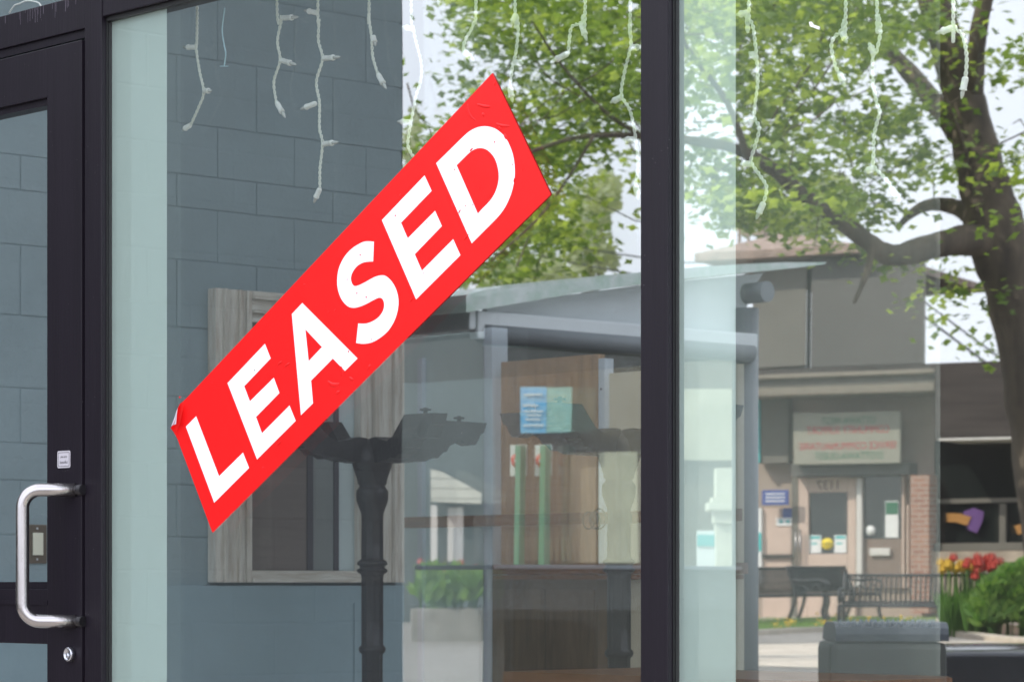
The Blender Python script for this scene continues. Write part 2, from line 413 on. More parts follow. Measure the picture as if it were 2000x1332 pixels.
# in the photo the grip bar is offset sideways: posts run outward and to the hinge side
A1 = Vector((xp, DY, zt_)); B1 = Vector((hx, HY, zt_)); A2 = Vector((xp, DY, zb_)); B2 = Vector((hx, HY, zb_))
du = (B1-A1).normalized(); rb = .034
path = [A1, A1+(B1-A1)*.5] + arc(B1-du*rb-Vector((0, 0, rb)), pi/2, 0, rb, du, Vector((0, 0, 1)))
path += arc(B2-du*rb+Vector((0, 0, rb)), 0, -pi/2, rb, du, Vector((0, 0, 1))) + [A2+(B2-A2)*.5, A2]
hm = MB(); hm.tube(path, rr, 20)
hnd = hm.build('handle', 'steel', door)
for A in (A1, A2):
    q = MB(); q.tube([A, A+Vector((.028, -.001, 0))], rr*.8, 16); q.build('mount', 'iron', hnd)
lk = MB(); c = on_y(140, 1277, DY)
lk.lathe([(.0135, 0), (.0135, .009), (.0125, .0105), (.0105, .0108), (.0102, .0095), (0, .0095)], c, 28, (0, -1, 0))
lo = lk.build('lock_cylinder', 'chrome', door)
kc = MB(); kc.lathe([(.0048, .0090), (.0048, .0105), (.0, .0108)], c+Vector((.0, 0, -.0025)), 18, (0, -1, 0))
kc.box(c+Vector((-.0006, -.0122, -.006)), c+Vector((.0006, -.0105, .0015))); kc.build('keyhole_plug', 'chrome', lo)
# small sticker on the stile
sa, sb = on_y(112, 881, DY-.0006), on_y(137, 913, DY-.0006)
def rrect(x0, z0, x1, z1, r, n=4):
    P = []
    for cx, cz, a in ((x1-r, z1-r, 0), (x0+r, z1-r, pi/2), (x0+r, z0+r, pi), (x1-r, z0+r, 3*pi/2)):
        P += [(cx+r*cos(a+pi/2*k/n), cz+r*sin(a+pi/2*k/n)) for k in range(n+1)]
    return P
M['stick'] = mat('silver white sticker', (.50, .48, .52), .45)
q = MB(); q.prism(rrect(sa.x, sb.z, sb.x, sa.z, .004), [], lambda p: Vector((p[0], DY-.0006, p[1])), lambda p: Vector((p[0], DY, p[1])))
st = q.build('sticker', 'stick', door, label='small silver sticker with rounded corners and two lines of black words')
q = MB(); e = .0028
q.prism(rrect(sa.x+e, sb.z+e, sb.x-e, sa.z-e, .0025), [rrect(sa.x+e+.0008, sb.z+e+.0008, sb.x-e-.0008, sa.z-e-.0008, .002)], lambda p: Vector((p[0], DY-.0009, p[1])), lambda p: Vector((p[0], DY-.0007, p[1])))
w_ = sb.x-sa.x; hh = sa.z-sb.z; mc = (sa+sb)/2
put_text(q, 'you are', Vector((mc.x, DY-.0009, mc.z+hh*.12)), Vector((1, 0, 0)), Vector((0, 0, 1)), w_*.5, hh*.14)
put_text(q, 'beautiful', Vector((mc.x, DY-.0009, mc.z-hh*.16)), Vector((1, 0, 0)), Vector((0, 0, 1)), w_*.58, hh*.17)
q.build('lettering', 'black', st)
# shop shell
M['brickout'] = block_mat('shop brick', (.22, .10, .07), (.18, .08, .06), (.3, .28, .25), .22, .075, .008, axis='xz')
s_ = MB(); s_.box((-12, -.03, ZT), (8, .3, 5.6)); s_.box((XR+.06, -.03, 0), (8, .3, ZT)); s_.box((-12, -.03, 0), (-7.4, .3, ZT))
s_.build('upper_wall', 'brickout', shop)
s_ = MB(); s_.box((bx1, -PR*.9, 0), (XR, .05, .1)); s_.box((ax1, -PR*.9, 0), (bx0, .05, .1)); s_.box((ax1, -.03, TOP+.0755), (XR, .05, ZT)); s_.build('sill', 'frame', shop)
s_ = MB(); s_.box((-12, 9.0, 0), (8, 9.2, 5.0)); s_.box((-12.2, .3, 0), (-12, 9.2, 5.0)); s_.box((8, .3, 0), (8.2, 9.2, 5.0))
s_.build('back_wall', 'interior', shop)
# roof with unseen openings and a white underside, added to light the interior
s_ = MB(); s_.box((-12, .3, 4.9), (-9.5, 9, 5.1)); s_.box((-9.5, .3, 4.9), (-6.2, 1.2, 5.1)); s_.box((-9.5, 3.4, 4.9), (-6.2, 9, 5.1)); s_.box((-6.2, .3, 4.9), (-3.6, 9, 5.1)); s_.box((6.5, .3, 4.9), (8, 9, 5.1)); s_.box((-3.6, .3, 4.9), (6.5, .6, 5.1)); s_.box((-3.6, 7.5, 4.9), (6.5, 9, 5.1))
s_.build('roof', 'whitein', shop)
s_ = MB(); s_.box((-12, .05, -.06), (8, 9, 0)); struct(s_.build('floor', 'floorin'))

# ================================================================== INTERIOR: grey block wall with old frame
XW = -6.6
WG = (.255, .34, .375)
M['block'] = mat('grey painted block', WG, .7, var=.10, vscale=1.6, bump=.28, bscale=70)
yE = on_x(785, 600, XW).y
rows_px = [-300, -165, -30, 105, 237, 337, 402, 505, 637, 773, 876, 946, 1048, 1183, 1321, 1460]
REF = 326
wl = MB(); gp = .0035
zr = [on_x(REF, r, XW).z for r in rows_px]
joint = .0009
prev = 0
# every block is a slightly rounded face standing 4 mm proud of the joint plane
for i in range(len(zr)-1):
    zt1, zb1 = zr[i], zr[i+1]
    offs = [(350, 650), (501, 747), (345, 600), (501, 747), (347, 650)][i % 5]
    cuts = sorted({.1, yE} | {on_x(c, 600, XW).y for c in ([40, 190, 345, 501, 650] if i % 2 else [-40, 110, 270, 425, 575, 715])})
    cuts = [c for c in cuts if .09 < c <= yE+1e-6]
    for a, b in zip(cuts[:-1], cuts[1:]):
        bb = b-joint if b < yE-1e-6 else b+random.uniform(-.002, .002)
        wl.box((XW-.1, a+joint, zb1+joint), (XW+random.uniform(-.0008, .0008), bb, zt1-joint), .0035)
M['blockin'] = mat('block joints', tuple(c*.92 for c in WG), .8)
wall = wl.build('wall', 'block'); struct(wall)
q = MB(); q.box((XW-.2, .06, 0), (XW-.003, yE-.008, 4.9)); struct(q.build('wall', 'blockin'))
# lower dado that stands further out and runs on past the corner
zd = on_x(600, 1143, XW+.03).z
M['dado'] = mat('grey blue dado paint', (.25, .355, .405), .6, var=.05, vscale=4, bump=.15, bscale=40)
q = MB(); q.box((XW-.1, .06, 0), (XW+.03, on_x(790, 1200, XW+.03).y, zd), .003)
yy0 = on_x(415, 1200, XW+.033).y
q.box((XW+.0305, .4, 0), (XW+.034, yy0-.35, zd-.05)); q.box((XW+.0305, yy0-.34, 0), (XW+.034, on_x(688, 1200, XW+.033).y, zd-.05))
q.box((XW+.0305, on_x(692, 1200, XW+.033).y, 0), (XW+.034, on_x(786, 1200, XW+.033).y, zd-.05))
struct(q.build('wall', 'dado'))
# light switch
sw = thing('light_switch', 'bronze light switch with one pale rocker on the grey wall behind the door glass', 'light switch', on_x(70, 1063, XW))
M['plate'] = mat('bronze switch plate', (.16, .13, .10), .4, .6)
M['rocker'] = mat('pale rocker', (.72, .72, .6), .4)
a, b = on_x(53, 1024, XW), on_x(89, 1100, XW)
q = MB(); q.box((XW+.001, a.y, b.z), (XW+.007, b.y, a.z), .002); q.build('plate', 'plate', sw)
a2, b2 = on_x(60.5, 1040, XW), on_x(80, 1084, XW)
q = MB(); q.box((XW+.0072, a2.y, b2.z), (XW+.012, b2.y, a2.z), .0015); q.build('rocker', 'rocker', sw)
for zz in (1032, 1092):
    q = MB(); q.lathe([(.0035, .0), (.003, .0015), (0, .002)], on_x(70, zz, XW)+Vector((.0068, 0, 0)), 10, (1, 0, 0)); q.build('screw', 'chrome', sw)
# weathered window frame hanging on the wall
fy0, fy1 = on_x(422, 800, XW+.04).y, on_x(791, 800, XW+.04).y
fz1, fz0 = on_x(600, 577, XW+.04).z, on_x(600, 1137, XW+.04).z
gy0, gy1 = on_x(495, 800, XW+.04).y, on_x(707, 800, XW+.04).y
gz0 = on_x(600, 1114, XW+.04).z; gz1 = fz1-(gz0-fz0)*2.6
fr = thing('window_frame', 'old weathered cream window frame fixed on the grey block wall behind the leased sticker', 'window frame', (XW, (fy0+fy1)/2, fz0))
def moulding(y0, y1, z0, z1, vertical, inner):
    m = MB(); L = (y1-y0) if vertical else (z1-z0)
    cuts = [(0, .2, .030), (.2, .27, .040), (.27, .62, .026), (.62, .70, .034), (.70, .86, .020), (.86, 1, .027)]
    for a, b, h in cuts:
        if not inner: a, b = 1-b, 1-a
        if vertical: m.box((XW+.001, y0+L*a+.0004, z0), (XW+.008+h, y0+L*b, z1), .0012)
        else: m.box((XW+.001, y0, z0+L*a+.0004), (XW+.008+h, y1, z0+L*b), .0012)
    return m
moulding(fy0, gy0, fz0, fz1, True, True).build('stile', 'frame_paint', fr)
moulding(gy1, fy1, fz0, fz1, True, False).build('stile', 'frame_paint', fr)
moulding(gy0+.0005, gy1-.0005, gz1, fz1, False, False).build('rail', 'frame_paint_h', fr)
q = MB(); q.box((XW+.001, gy0+.0005, fz0), (XW+.032, gy1-.0005, gz0), .002); q.box((XW+.0322, gy0+.0005, fz0), (XW+.04, gy1-.0005, fz0+(gz0-fz0)*.4), .001); q.build('rail', 'frame_paint_h', fr)
M['backb'] = mat('brown backing', (.17, .145, .135), .6, var=.12, vscale=3, bump=.1, stretch=(1, 1, 14))
M['backg'] = mat('grey green backing', (.21, .24, .24), .5, var=.06)
M['backl'] = mat('pale blue backing', (.50, .60, .62), .5, var=.05)
M['backd'] = mat('dark batten', (.05, .05, .065), .5)
yA, yB, yC, yD = [on_x(c, 900, XW+.004).y for c in (599, 624, 651, 660)]
for nm, y0, y1, mm, xo in (('backing_board', gy0, yA, 'backb', .004), ('batten', yA, yA+.02, 'backd', .009), ('backing_board', yA+.02, yC, 'backg', .004), ('batten', yC, yD, 'backd', .009), ('backing_board', yD, gy1, 'backl', .005)):
    q = MB(); q.box((XW-.001, y0+.0003, gz0+.001), (XW+xo, y1-.0003, gz1-.001)); q.build(nm, mm, fr)

# ---- things standing further back, past the end of the block wall
YB = 3.35
def bxz(mb, px0, py0, px1, py1, y=YB, th=.03, bev=0):
    a, b = on_y(px0, (py0+py1)/2, y), on_y(px1, (py0+py1)/2, y)
    c = on_y((px0+px1)/2, py0, y).z; d = on_y((px0+px1)/2, py1, y).z
    mb.box((a.x, y, d), (b.x, y+th, c), bev); return mb
M['bluegrey'] = mat('blue grey painted wood', (.55, .70, .72), .5, var=.05, vscale=5, bump=.1)
M['bluepost'] = mat('blue grey post paint', (.58, .68, .80), .45, var=.06, vscale=8, bump=.1)
M['wood'] = mat('brown plywood', (.42, .24, .11), .5, var=.25, vscale=6, bump=.15, stretch=(6, 6, .8))
M['darkwood'] = mat('dark oiled wood', (.20, .08, .03), .4, var=.3, vscale=8, stretch=(.8, 8, 8))
M['cream'] = mat('cream panel', (.62, .58, .46), .6, var=.08, vscale=4)
part = thing('display_partition', 'blue grey and brown wooden partition standing behind the ornate iron bases', 'partition', on_y(960, 1200, YB)*1.0)
part.location.z = 0
q = MB(); bxz(q, 770, 655, 944, 1500); bxz(q, 800, 1180, 935, 1500, YB-.012, .011, .002); q.build('panel', 'bluegrey', part)
q = MB(); bxz(q, 944.5, 640, 961, 1500, YB-.04, .07, .002); bxz(q, 815, 700, 824, 1500, YB-.02, .019, .002); q.build('post', 'bluepost', part)
q = MB(); bxz(q, 961.5, 700, 1168, 1120); q.build('panel', 'wood', part)
M['lowwood'] = mat('dark brown cupboard wood', (.13, .085, .055), .5, var=.3, vscale=5, bump=.15, stretch=(6, 6, .8))
q = MB(); bxz(q, 961.5, 1131.3, 1168, 1500, YB-.05, .07); q.build('cupboard', 'lowwood', part)
q = MB(); bxz(q, 1168.5, 700, 1181, 1500, YB-.02, .04, .002); q.build('post', 'bluepost', part)
for k in range(5):
    q = MB(); c = on_y(1174, 760+k*128, YB-.02); q.lathe([(.004, 0), (.003, .002), (0, .0025)], c, 8, (0, -1, 0)); q.build('screw', 'iron', part)
q = MB(); bxz(q, 1181.5, 720, 1440, 1500); q.build('panel', 'cream', part)
q = MB()
for c0_, c1_ in ((969, 1063), (1067, 1160)): bxz(q, c0_, 1150, c1_, 1480, YB-.056, .0055, .002)
q.build('cupboard_door', 'lowwood', part)
q = MB(); bxz(q, 786, 1001, 1437, 1024, YB-.075, .03, .002); q.build('rail', 'darkwood', part)
q = MB(); bxz(q, 962, 1122, 1440, 1131, YB-.07, .03, .002); bxz(q, 962, 1100, 1440, 1121, YB-.055, .05, .002); q.build('shelf', 'darkwood', part)
M['board'] = mat('grey green board', (.30, .34, .32), .7, var=.06)
q = MB(); bxz(q, 1300, -60, 1828, 1500, .9, .012)  # see-through pale layer added to lift the tones like haze
tag(q.build('sheet', 'haze'), 'added milky haze layer hanging inside the right hand window pane', 'haze layer')
# linked ring emblem on the rail; the second copy stands for its reflection
def ring(mb, c, r, t, n=36):
    vs = []
    for k in range(n):
        a = 2*pi*k/n
        for rad in (r-t, r+t):
            vs += [c+Vector((cos(a)*rad, 0, sin(a)*rad)), c+Vector((cos(a)*rad, .004, sin(a)*rad))]
    fs = []
    for k in range(n):
        i, j = 4*k, 4*((k+1) % n); fs += [(i, i+2, j+2, j), (i+1, j+1, j+3, i+3), (i, j, j+1, i+1), (i+2, i+3, j+3, j+2)]
    return mb.add(vs, fs)
for px in (1160, 1209):
    q = MB(); sc_ = 9/FPX
    for dx, dy, r in ((-11, 3, 17), (0, -2, 12), (9, 0, 20), (2, 5, 15)):
        ring(q, on_y(px+dx, 1013+dy, YB-.085), r*sc_, .0018)
    for dx in (-5, 0, 5): c = on_y(px+dx, 1013, YB-.085); q.box(c+Vector((-.001, 0, -.014)), c+Vector((.001, .003, .014)))
    tag(q.build('ring_emblem', 'iron'), 'linked thin dark rings on the dark rail, %s' % ('nearer the brown panel' if px < 1180 else 'ghost copy nearer the mullion'), 'emblem', 'ring emblems on the rail')

# ---- cast iron bases with four bracket arms
def pedestal(px, t, az0, scale, label):
    s = t/FPX*scale
    base = at(px, HZ, t); base.z = 0
    root = thing('iron_base', label, 'table base', base, 'ornate cast iron bases')
    y0 = 905
    H = lambda y: (1140-y)*t/FPX*scale+CZ
    top = H(905)
    prof = [(0, 48), (20, 47), (34, 30), (39, 14), (40, 2), (38, -6), (34, -18), (31, -27), (29, -33), (28, -40), (25, -44), (28, -49), (31, -53), (31.5, -60), (31, -72), (27, -84), (23, -94),
            (21.5, -100), (21, -150), (21, -186), (24, -188), (29, -192), (30, -197), (25, -200), (25, -204), (30, -207), (30, -211), (23, -216), (21, -222), (21, -300), (21, -354), (25, -357), (27, -362), (25, -368), (20, -372), (20, -700), (36, -712)]
    prof = [(r*s, top+z*s) for r, z in prof]
    n = 40; q = MB()
    c = Vector((base.x, base.y, 0)); vs = []
    for i, (r, hgt) in enumerate(prof):
        flute = .06 if (i > 17 and r < 22*s) else 0
        for k in range(n): vs.append(c+Vector((cos(2*pi*k/n), sin(2*pi*k/n), 0))*(r*(1+flute*cos(10*2*pi*k/n)))+Vector((0, 0, hgt)))
    q.add(vs, [(i*n+k, i*n+(k+1) % n, (i+1)*n+(k+1) % n, (i+1)*n+k) for i in range(len(prof)-1) for k in range(n)], True)
    q.lathe([(.25, .02), (.22, .05), (.1, .08), (.04, .12)], (base.x, base.y, 0), 24)
    q.build('column', 'iron', root)
    bot = [(20, 0), (60, 2), (70, 6), (80, 3), (100, 8), (112, 6), (130, 14), (140, 13), (152, 24), (160, 26), (168, 38), (178, 42), (186, 50), (196, 51), (202, 44), (215, 40), (228, 41), (236, 52), (240, 62), (248, 66), (255, 86)]
    topl = [(150, 88), (132, 72), (105, 48), (85, 40), (60, 44), (40, 50), (20, 48)]
    poly = bot+topl
    for k in range(4):
        a = az0+k*pi/2; d = RR*cos(a)+VV*sin(a); w = Vector((-d.y, d.x, 0))
        th = 17*s
        q = MB()
        q.prism(poly, [], lambda p: c+d*(p[0]*s)+w*th*(.9 if p[0] > 120 else 1.0)+Vector((0, 0, top+p[1]*s)), lambda p: c+d*(p[0]*s)-w*th+Vector((0, 0, top+p[1]*s)))
        arm = q.build('arm', 'iron', root)
        q = MB(); kc_ = c+d*(200*s)+Vector((0, 0, top+87*s))
        q.lathe([(9*s, -2*s), (4*s, 1*s), (4*s, 5*s), (10*s, 6*s), (11.5*s, 8*s), (11*s, 9.5*s), (4*s, 10.5*s), (4*s, 12*s), (0, 12.2*s)], kc_, 16)
        q.build('knob', 'iron', arm)
    return root
pedestal(727, 8.1, radians(-57), 1.0, 'ornate cast iron table base with bracket arms, in front of the old window frame')
pedestal(1209, 7.3, radians(146), 1.06, 'ornate cast iron table base with bracket arms, before the brown partition beside the mullion')

# ---- wooden counter low behind the right pane
M['counter'] = mat('reddish brown counter wood', (.16, .07, .03), .3, var=.35, vscale=5, stretch=(1, 9, 9))
q = MB(); YC = .34; zc = on_y(1600, 1313, YC+.35).z
xa = on_y(1262, HZ, YC+.36).x; xb = on_y(1822, 1320, YC+.25).x
def lift(z): return lambda p: Vector((p[0], p[1], z))
poly = [(xa, YC), (xb-.10, YC), (xb, YC+.10), (xb, YC+.30), (xb-.06, YC+.36), (xa, YC+.36)]
q.prism(poly, [], lift(zc), lift(zc-.03)); ct = thing('counter', 'reddish brown wooden counter with clipped corners low behind the right pane', 'counter', ((xa+xb)/2, YC+.15, 0))
q.build('top', 'counter', ct)
q = MB(); q.box((xa+.1, YC+.05, .0), (xb-.15, YC+.3, zc-.0305)); q.build('cabinet', 'darkwood', ct)

# ================================================================== ICICLE LIGHTS
YL = .06
strands = [
 ('twisted icicle light strand nearest the frosted strip, three bulbs', [(385,45),(383,90),(390,140),(398,180),(388,210),(372,245)], [((383,93),(358,93)),((398,178),(413,178))], (356,255)),
 ('twisted icicle light strand ending in a downward bulb right of the thin blue wire', [(541,5),(550,33),(542,80),(547,118),(535,160),(540,200)], [((550,36),(582,34)),((548,118),(578,127))], (557,230)),
 ('longest twisted icicle light strand against the grey block wall, five bulbs', [(621,0),(623,40),(622,80),(630,115),(618,160),(624,200),(624,250),(630,280),(625,330),(625,368)], [((620,26),(594,21)),((630,115),(664,112)),((618,202),(587,214)),((630,282),(660,278))], (613,396)),
 ('short twisted icicle light strand just left of the end of the block wall', [(721,0),(720,30),(726,75),(728,110),(738,145)], [((728,70),(733,88))], (754,174)),
 ('icicle light strand over the bright sky, ending behind the top of the sticker', [(803,-20),(808,60),(822,120),(822,155),(812,190),(803,238),(799,260),(797,285),(808,308)], [((803,239),(776,238)),((808,58),(786,53))], None),
 ('faint short icicle light strand over pale sky left of the tree', [(930,-20),(925,45),(908,80),(905,100)], [], (925,118)),
 ('icicle light strand hanging down to the top corner of the red sticker', [(1006,0),(1010,30),(1012,60),(1008,100),(1002,125),(998,150),(996,170)], [((1008,28),(1000,46)),((1006,122),(1018,124))], (1001,200)),
 ('bent icicle light strand over green leaves, kinked to the left', [(1143,0),(1139,30),(1135,45),(1117,53),(1112,80),(1110,105)], [((1135,46),(1146,80))], (1075,122)),
 ('icicle light strand close beside the mullion in the left pane', [(1231,0),(1230,50),(1232,90),(1220,140),(1214,185),(1230,215),(1240,260),(1246,320),(1241,362)], [((1232,93),(1252,93)),((1214,190),(1192,201)),((1242,273),(1216,273))], (1247,390)),
 ('longest icicle light strand of the right pane, nearest the frosted strip', [(1463,0),(1458,25),(1470,50),(1475,85),(1478,115),(1480,160),(1473,225),(1483,250),(1475,285),(1467,315),(1482,340),(1497,365),(1492,395)], [((1461,25),(1438,30)),((1478,115),(1467,106)),((1471,235),(1446,240)),((1468,320),(1446,321))], (1477,428)),
 ('short bent icicle light strand with two bulbs over leaves in the right pane', [(1652,0),(1648,40),(1643,60),(1628,75),(1624,95),(1632,130),(1640,143)], [((1644,63),(1653,82))], (1650,170)),
 ('icicle light strand crossing from leaves into bright sky in the middle of the right pane', [(1713,-10),(1716,30),(1720,60),(1712,100),(1705,110),(1705,160),(1712,200),(1718,220),(1708,260),(1706,300),(1707,325),(1730,350),(1745,372)], [((1708,108),(1697,84)),((1708,328),(1688,336))], (1756,392)),
 ('icicle light strand in front of the thick tree trunk', [(1862,0),(1864,50),(1880,70),(1888,110),(1886,150)], [((1864,54),(1828,66))], (1878,192)),
]
def bulb(root, a, b):
    """one socket and bulb from pixel a to pixel b"""
    A, B = on_y(*a, YL), on_y(*b, YL); d = (B-A); L = max(d.length, .02); d.normalize()
    q = MB(); r = .0048
    q.lathe([(r*.5, 0), (r*.9, L*.06), (r, L*.12), (r*.95, L*.55), (r*1.15, L*.57), (r*1.1, L*.64), (r*.6, L*.65)], A, 12, d)
    so = q.build('socket', 'wplastic', root)
    q = MB(); q.lathe([(r*.62, L*.64), (r*.68, L*.78), (r*.5, L*.93), (r*.1, L*1.04), (0, L*1.06)], A, 10, d); q.build('bulb', 'bulb', so)
def twisted(pts3, r=.0014, pitch=.0185, amp=.0017):
    q = MB(); n = len(pts3); acc = [0]
    for i in range(1, n): acc.append(acc[-1]+(pts3[i]-pts3[i-1]).length)
    for ph in (0, pi):
        P = []
        for i, p in enumerate(pts3):
            d = (pts3[min(i+1, n-1)]-pts3[max(i-1, 0)]).normalized(); u = Vector((0, 1, 0)); w = d.cross(u).normalized()
            a = 2*pi*acc[i]/pitch+ph; P.append(p+(u*cos(a)+w*sin(a))*amp)
        q.tube(P, r, 6)
    return q
zcord = 2.62
for lab, pts, bulbs, end in strands:
    P = [on_y(x, y, YL) for x, y in pts]
    root = thing('icicle_light', lab, 'string light', (P[0].x, YL, zcord), 'icicle lights hanging inside the window')
    P = [Vector((P[0].x+.004, YL, zcord))]+P
    L = sum((P[i+1]-P[i]).length for i in range(len(P)-1))
    C = catmull([tuple(p) for p in P], 14)
    # resample finely
    F = [C[0]]; step = .0021
    for a, b in zip(C[:-1], C[1:]):
        m = max(1, int((b-a).length/step)); F += [a.lerp(b, k/m) for k in range(1, m+1)]
    twisted(F).build('wire', 'wire', root)
    for a, b in bulbs: bulb(root, a, b)
    if end: bulb(root, pts[-1], end)
q = MB(); pts = [Vector((x, YL, zcord+.003*sin(x*9))) for x in np.linspace(-4.4, -.6, 60)]; q.tube(pts, .0024, 6)
tag(q.build('power_cable', 'wire'), 'horizontal white cord carrying the icicle lights along the window head', 'cord')
q = MB(); q.tube(catmull([tuple(on_y(x, y, .05)) for x, y in ((439,16),(436,40),(434,62),(438,90),(441,105),(438,129))], 5), .0013, 6)
q.tube([on_y(430, 130, .05), on_y(446, 130, .05)], .0008, 6)
tag(q.build('wire', 'bluewire'), 'short thin pale blue wire dangling between two icicle light strands', 'wire')
q = MB(); q.tube(catmull([tuple(on_y(x, y, .05)) for x, y in ((18, 26),(28, 12),(38, 8),(50, 3),(64, 3),(78, 9),(84, 30))], 6), .0017, 6)
tag(q.build('cable', 'wplastic'), 'white cable looping above the bar over the door', 'cable')

q = MB(); P = [on_y(x, y, -.0006) for x, y in ((1580, 44), (1585, 43), (1589, 49), (1601, 53), (1600, 59), (1588, 54), (1583, 53))]
q.prism([(p.x, p.z) for p in P], [], lambda p: Vector((p[0], -.0012, p[1])), lambda p: Vector((p[0], -.0004, p[1])))
tag(q.build('paper_scrap', 'wplastic'), 'tiny white scrap of paper stuck high on the right hand pane', 'paper scrap')
# ================================================================== LEASED STICKER
M['red'] = mat('glossy red vinyl', (.80, .010, .011), .36, var=.03, vscale=10, bump=.10, bscale=9, spec=.26)
M['white'] = mat('white vinyl', (.86, .86, .90), .38, bump=.10, bscale=9)
M['backing'] = mat('sticker backing', (.62, .55, .62), .5)
YS = -.0016
def sg(p, y=YS): return on_y(p[0], p[1], y)
leased = thing('leased_sticker', 'large red diagonal sticker with white capitals LEASED stuck on the glass, one corner peeling', 'sticker', sg((700, 600)))
red = [(962,143),(1076,380),(415,1040),(385,959.6),(355,880),(346.4,856.7),(342.3,849.3),(352,826),(357,800),(362,779.6)]
q = MB(); q.prism(red, [], lambda p: sg(p), lambda p: sg(p, YS+.0008))
# water bubbles trapped under the vinyl: low smooth welts
def worm(mb, pts, r, h=.0016):
    P = catmull([tuple(sg(p)) for p in pts], 5); n = len(P); K = 8; vs = []
    for i, p in enumerate(P):
        d = (P[min(i+1, n-1)]-P[max(i-1, 0)]).normalized(); w = Vector((0, 1, 0)).cross(d).normalized(); k = sqrt(max(0.02, sin(pi*(i+.5)/n)))
        for j in range(K+1): a = pi*j/K; vs.append(p+w*cos(a)*r*k+Vector((0, -1, 0))*(sin(a)*h*k-.0001))
    mb.add(vs, [(i*(K+1)+j, i*(K+1)+j+1, (i+1)*(K+1)+j+1, (i+1)*(K+1)+j) for i in range(n-1) for j in range(K)], True)
for pts, r in (([(914,203),(915,217),(922,230),(930,236)], .0022), ([(932,204),(945,208),(958,209)], .0028), ([(942,222),(946,227)], .003), ([(969,242),(980,246),(996,247)], .0028), ([(974,247),(979,254)], .0022), ([(985,262),(990,272)], .003), ([(965,168),(968,160)], .002),
               ([(640,745),(650,752),(663,750)], .004), ([(668,735),(668,722),(664,716)], .0035), ([(655,770),(664,764)], .003), ([(543,712),(551,706)], .002), ([(556,716),(566,709)], .0018), ([(682,738),(690,742)], .003), ([(718,722),(724,712)], .003),
               ([(540,870),(549,862)], .0015), ([(800,590),(806,583)], .0015), ([(905,470),(912,462),(916,458)], .0016), ([(882,398),(886,405)], .0018), ([(896,417),(900,410)], .0016), ([(942,405),(952,395),(962,386)], .0014), ([(918,296),(924,290)], .0018), ([(1004,356),(1006,348)], .0016)):
    worm(q, pts, r)
for k in range(60):
    u = random.random(); v = random.random()
    cx = 415+(1076-415)*u+(962-1076)*v*.95; cy = 1040+(380-1040)*u+(143-380)*v*.95
    if u < .35 and random.random() < .7: continue
    c = sg((cx, cy)); r = random.uniform(.0008, .0022)
    q.lathe([(r, -.0002), (r*.8, .0006), (r*.4, .001), (0, .0011)], c, 8, (0, -1, 0))
q.build('sheet', 'red', leased)
# peeled corner: lifts off the glass and curls over
q = MB(); rows = []
e0 = [(362,779.6),(357,800),(352,826),(342.3,849.3)]
e1 = [(351,789),(349,803),(345,822),(338,842)]
e2 = [(347,797),(345.5,808),(340,826),(333,836)]
vs = [sg(p) for p in e0]+[sg(p, YS-.006) for p in e1]+[sg(p, YS-.014) for p in e2]
q.add(vs, [(i*4+j, i*4+j+1, (i+1)*4+j+1, (i+1)*4+j) for i in range(2) for j in range(3)], True)
q.build('peeled_corner', 'red', leased, recalc=False)
q = MB(); b0 = [(347,797),(345.5,808),(344,828)]; b1 = [(344.5,802),(341,815),(334.5,832)]
q.add([sg(p, YS-.0145) for p in b0]+[sg(p, YS-.010) for p in b1], [(0, 1, 4, 3), (1, 2, 5, 4)]); q.build('sticker_back', 'backing', leased, recalc=False)
def z3(pts, s, ox, oy): return [(ox+x/s, oy+y/s) for x, y in pts]
LT = []
LT.append((z3([(200,547),(342,918),(490,772),(528,867),(312,1083),(136,612)], 3.17, 320, 640), []))
LT.append((z3([(626,99),(662,190),(498,362),(533,455),(681,309),(716,404),(571,552),(608,652),(778,481),(817,576),(577,815),(394,343)], 3.17, 320, 640), []))
LT.append((z3([(172,518),(541,888),(457,972),(376,889),(231,1036),(244,1187),(163,1266),(102,592)], 3.415, 540, 440), [z3([(193,695),(303,812),(215,905)], 3.415, 540, 440)]))
c2 = lambda P, n=4: [tuple(v) for v in catmull(P, n)]
S = c2([(650,110),(600,108),(560,120),(500,158),(450,215),(415,290),(404,370),(412,440),(437,500),(475,540),(510,551),(550,545),(600,525),(650,498),(685,484),(708,494),(718,530),(708,575),(675,618),(630,645),(590,656),(545,655)]) + \
    c2([(531,785),(580,791),(640,780),(700,745),(750,698),(790,630),(812,550),(812,480),(795,420),(765,370),(730,340),(700,334),(655,345),(600,375),(550,400),(520,405),(503,385),(497,350),(510,310),(540,272),(585,248),(645,242)])
LT.append((z3(S, 3.415, 540, 440), []))
LT.append((z3([(348,431),(397,537),(187,755),(233,861),(420,673),(467,778),(281,971),(330,1082),(544,867),(594,977),(290,1280),(55,737)], 3.507, 730, 220), []))
D = [(427,348)]+c2([(600,178),(650,133),(700,106),(750,95),(800,100),(850,122),(900,170),(935,235),(958,310),(967,400),(960,480),(940,560),(905,640),(860,705),(800,768)])+[(671,897)]
Dh = [(568,362)]+c2([(620,310),(665,268),(700,250),(735,245),(775,257),(815,295),(840,345),(855,415),(852,480),(830,550),(795,605),(750,652)])+[(713,692)]
LT.append((z3(D, 3.507, 730, 220), [z3(Dh, 3.507, 730, 220)]))
for poly, holes in LT:
    q = MB(); q.prism(poly, holes, lambda p: sg(p, YS-.0006), lambda p: sg(p, YS-.0001)); q.build('letter', 'white', leased)
q = MB(); q.lathe([(.0012, 0), (0, .0008)], sg((497, 723), YS-.0007), 8, (0, -1, 0)); q.build('fleck', 'black', leased)

# ================================================================== ACROSS THE STREET (seen in the glass)
# Points below are worked out where the glass shows them and then mirrored in the plane y = 0
# to where the things really stand, on the street side.
MI = dict(mir=True)
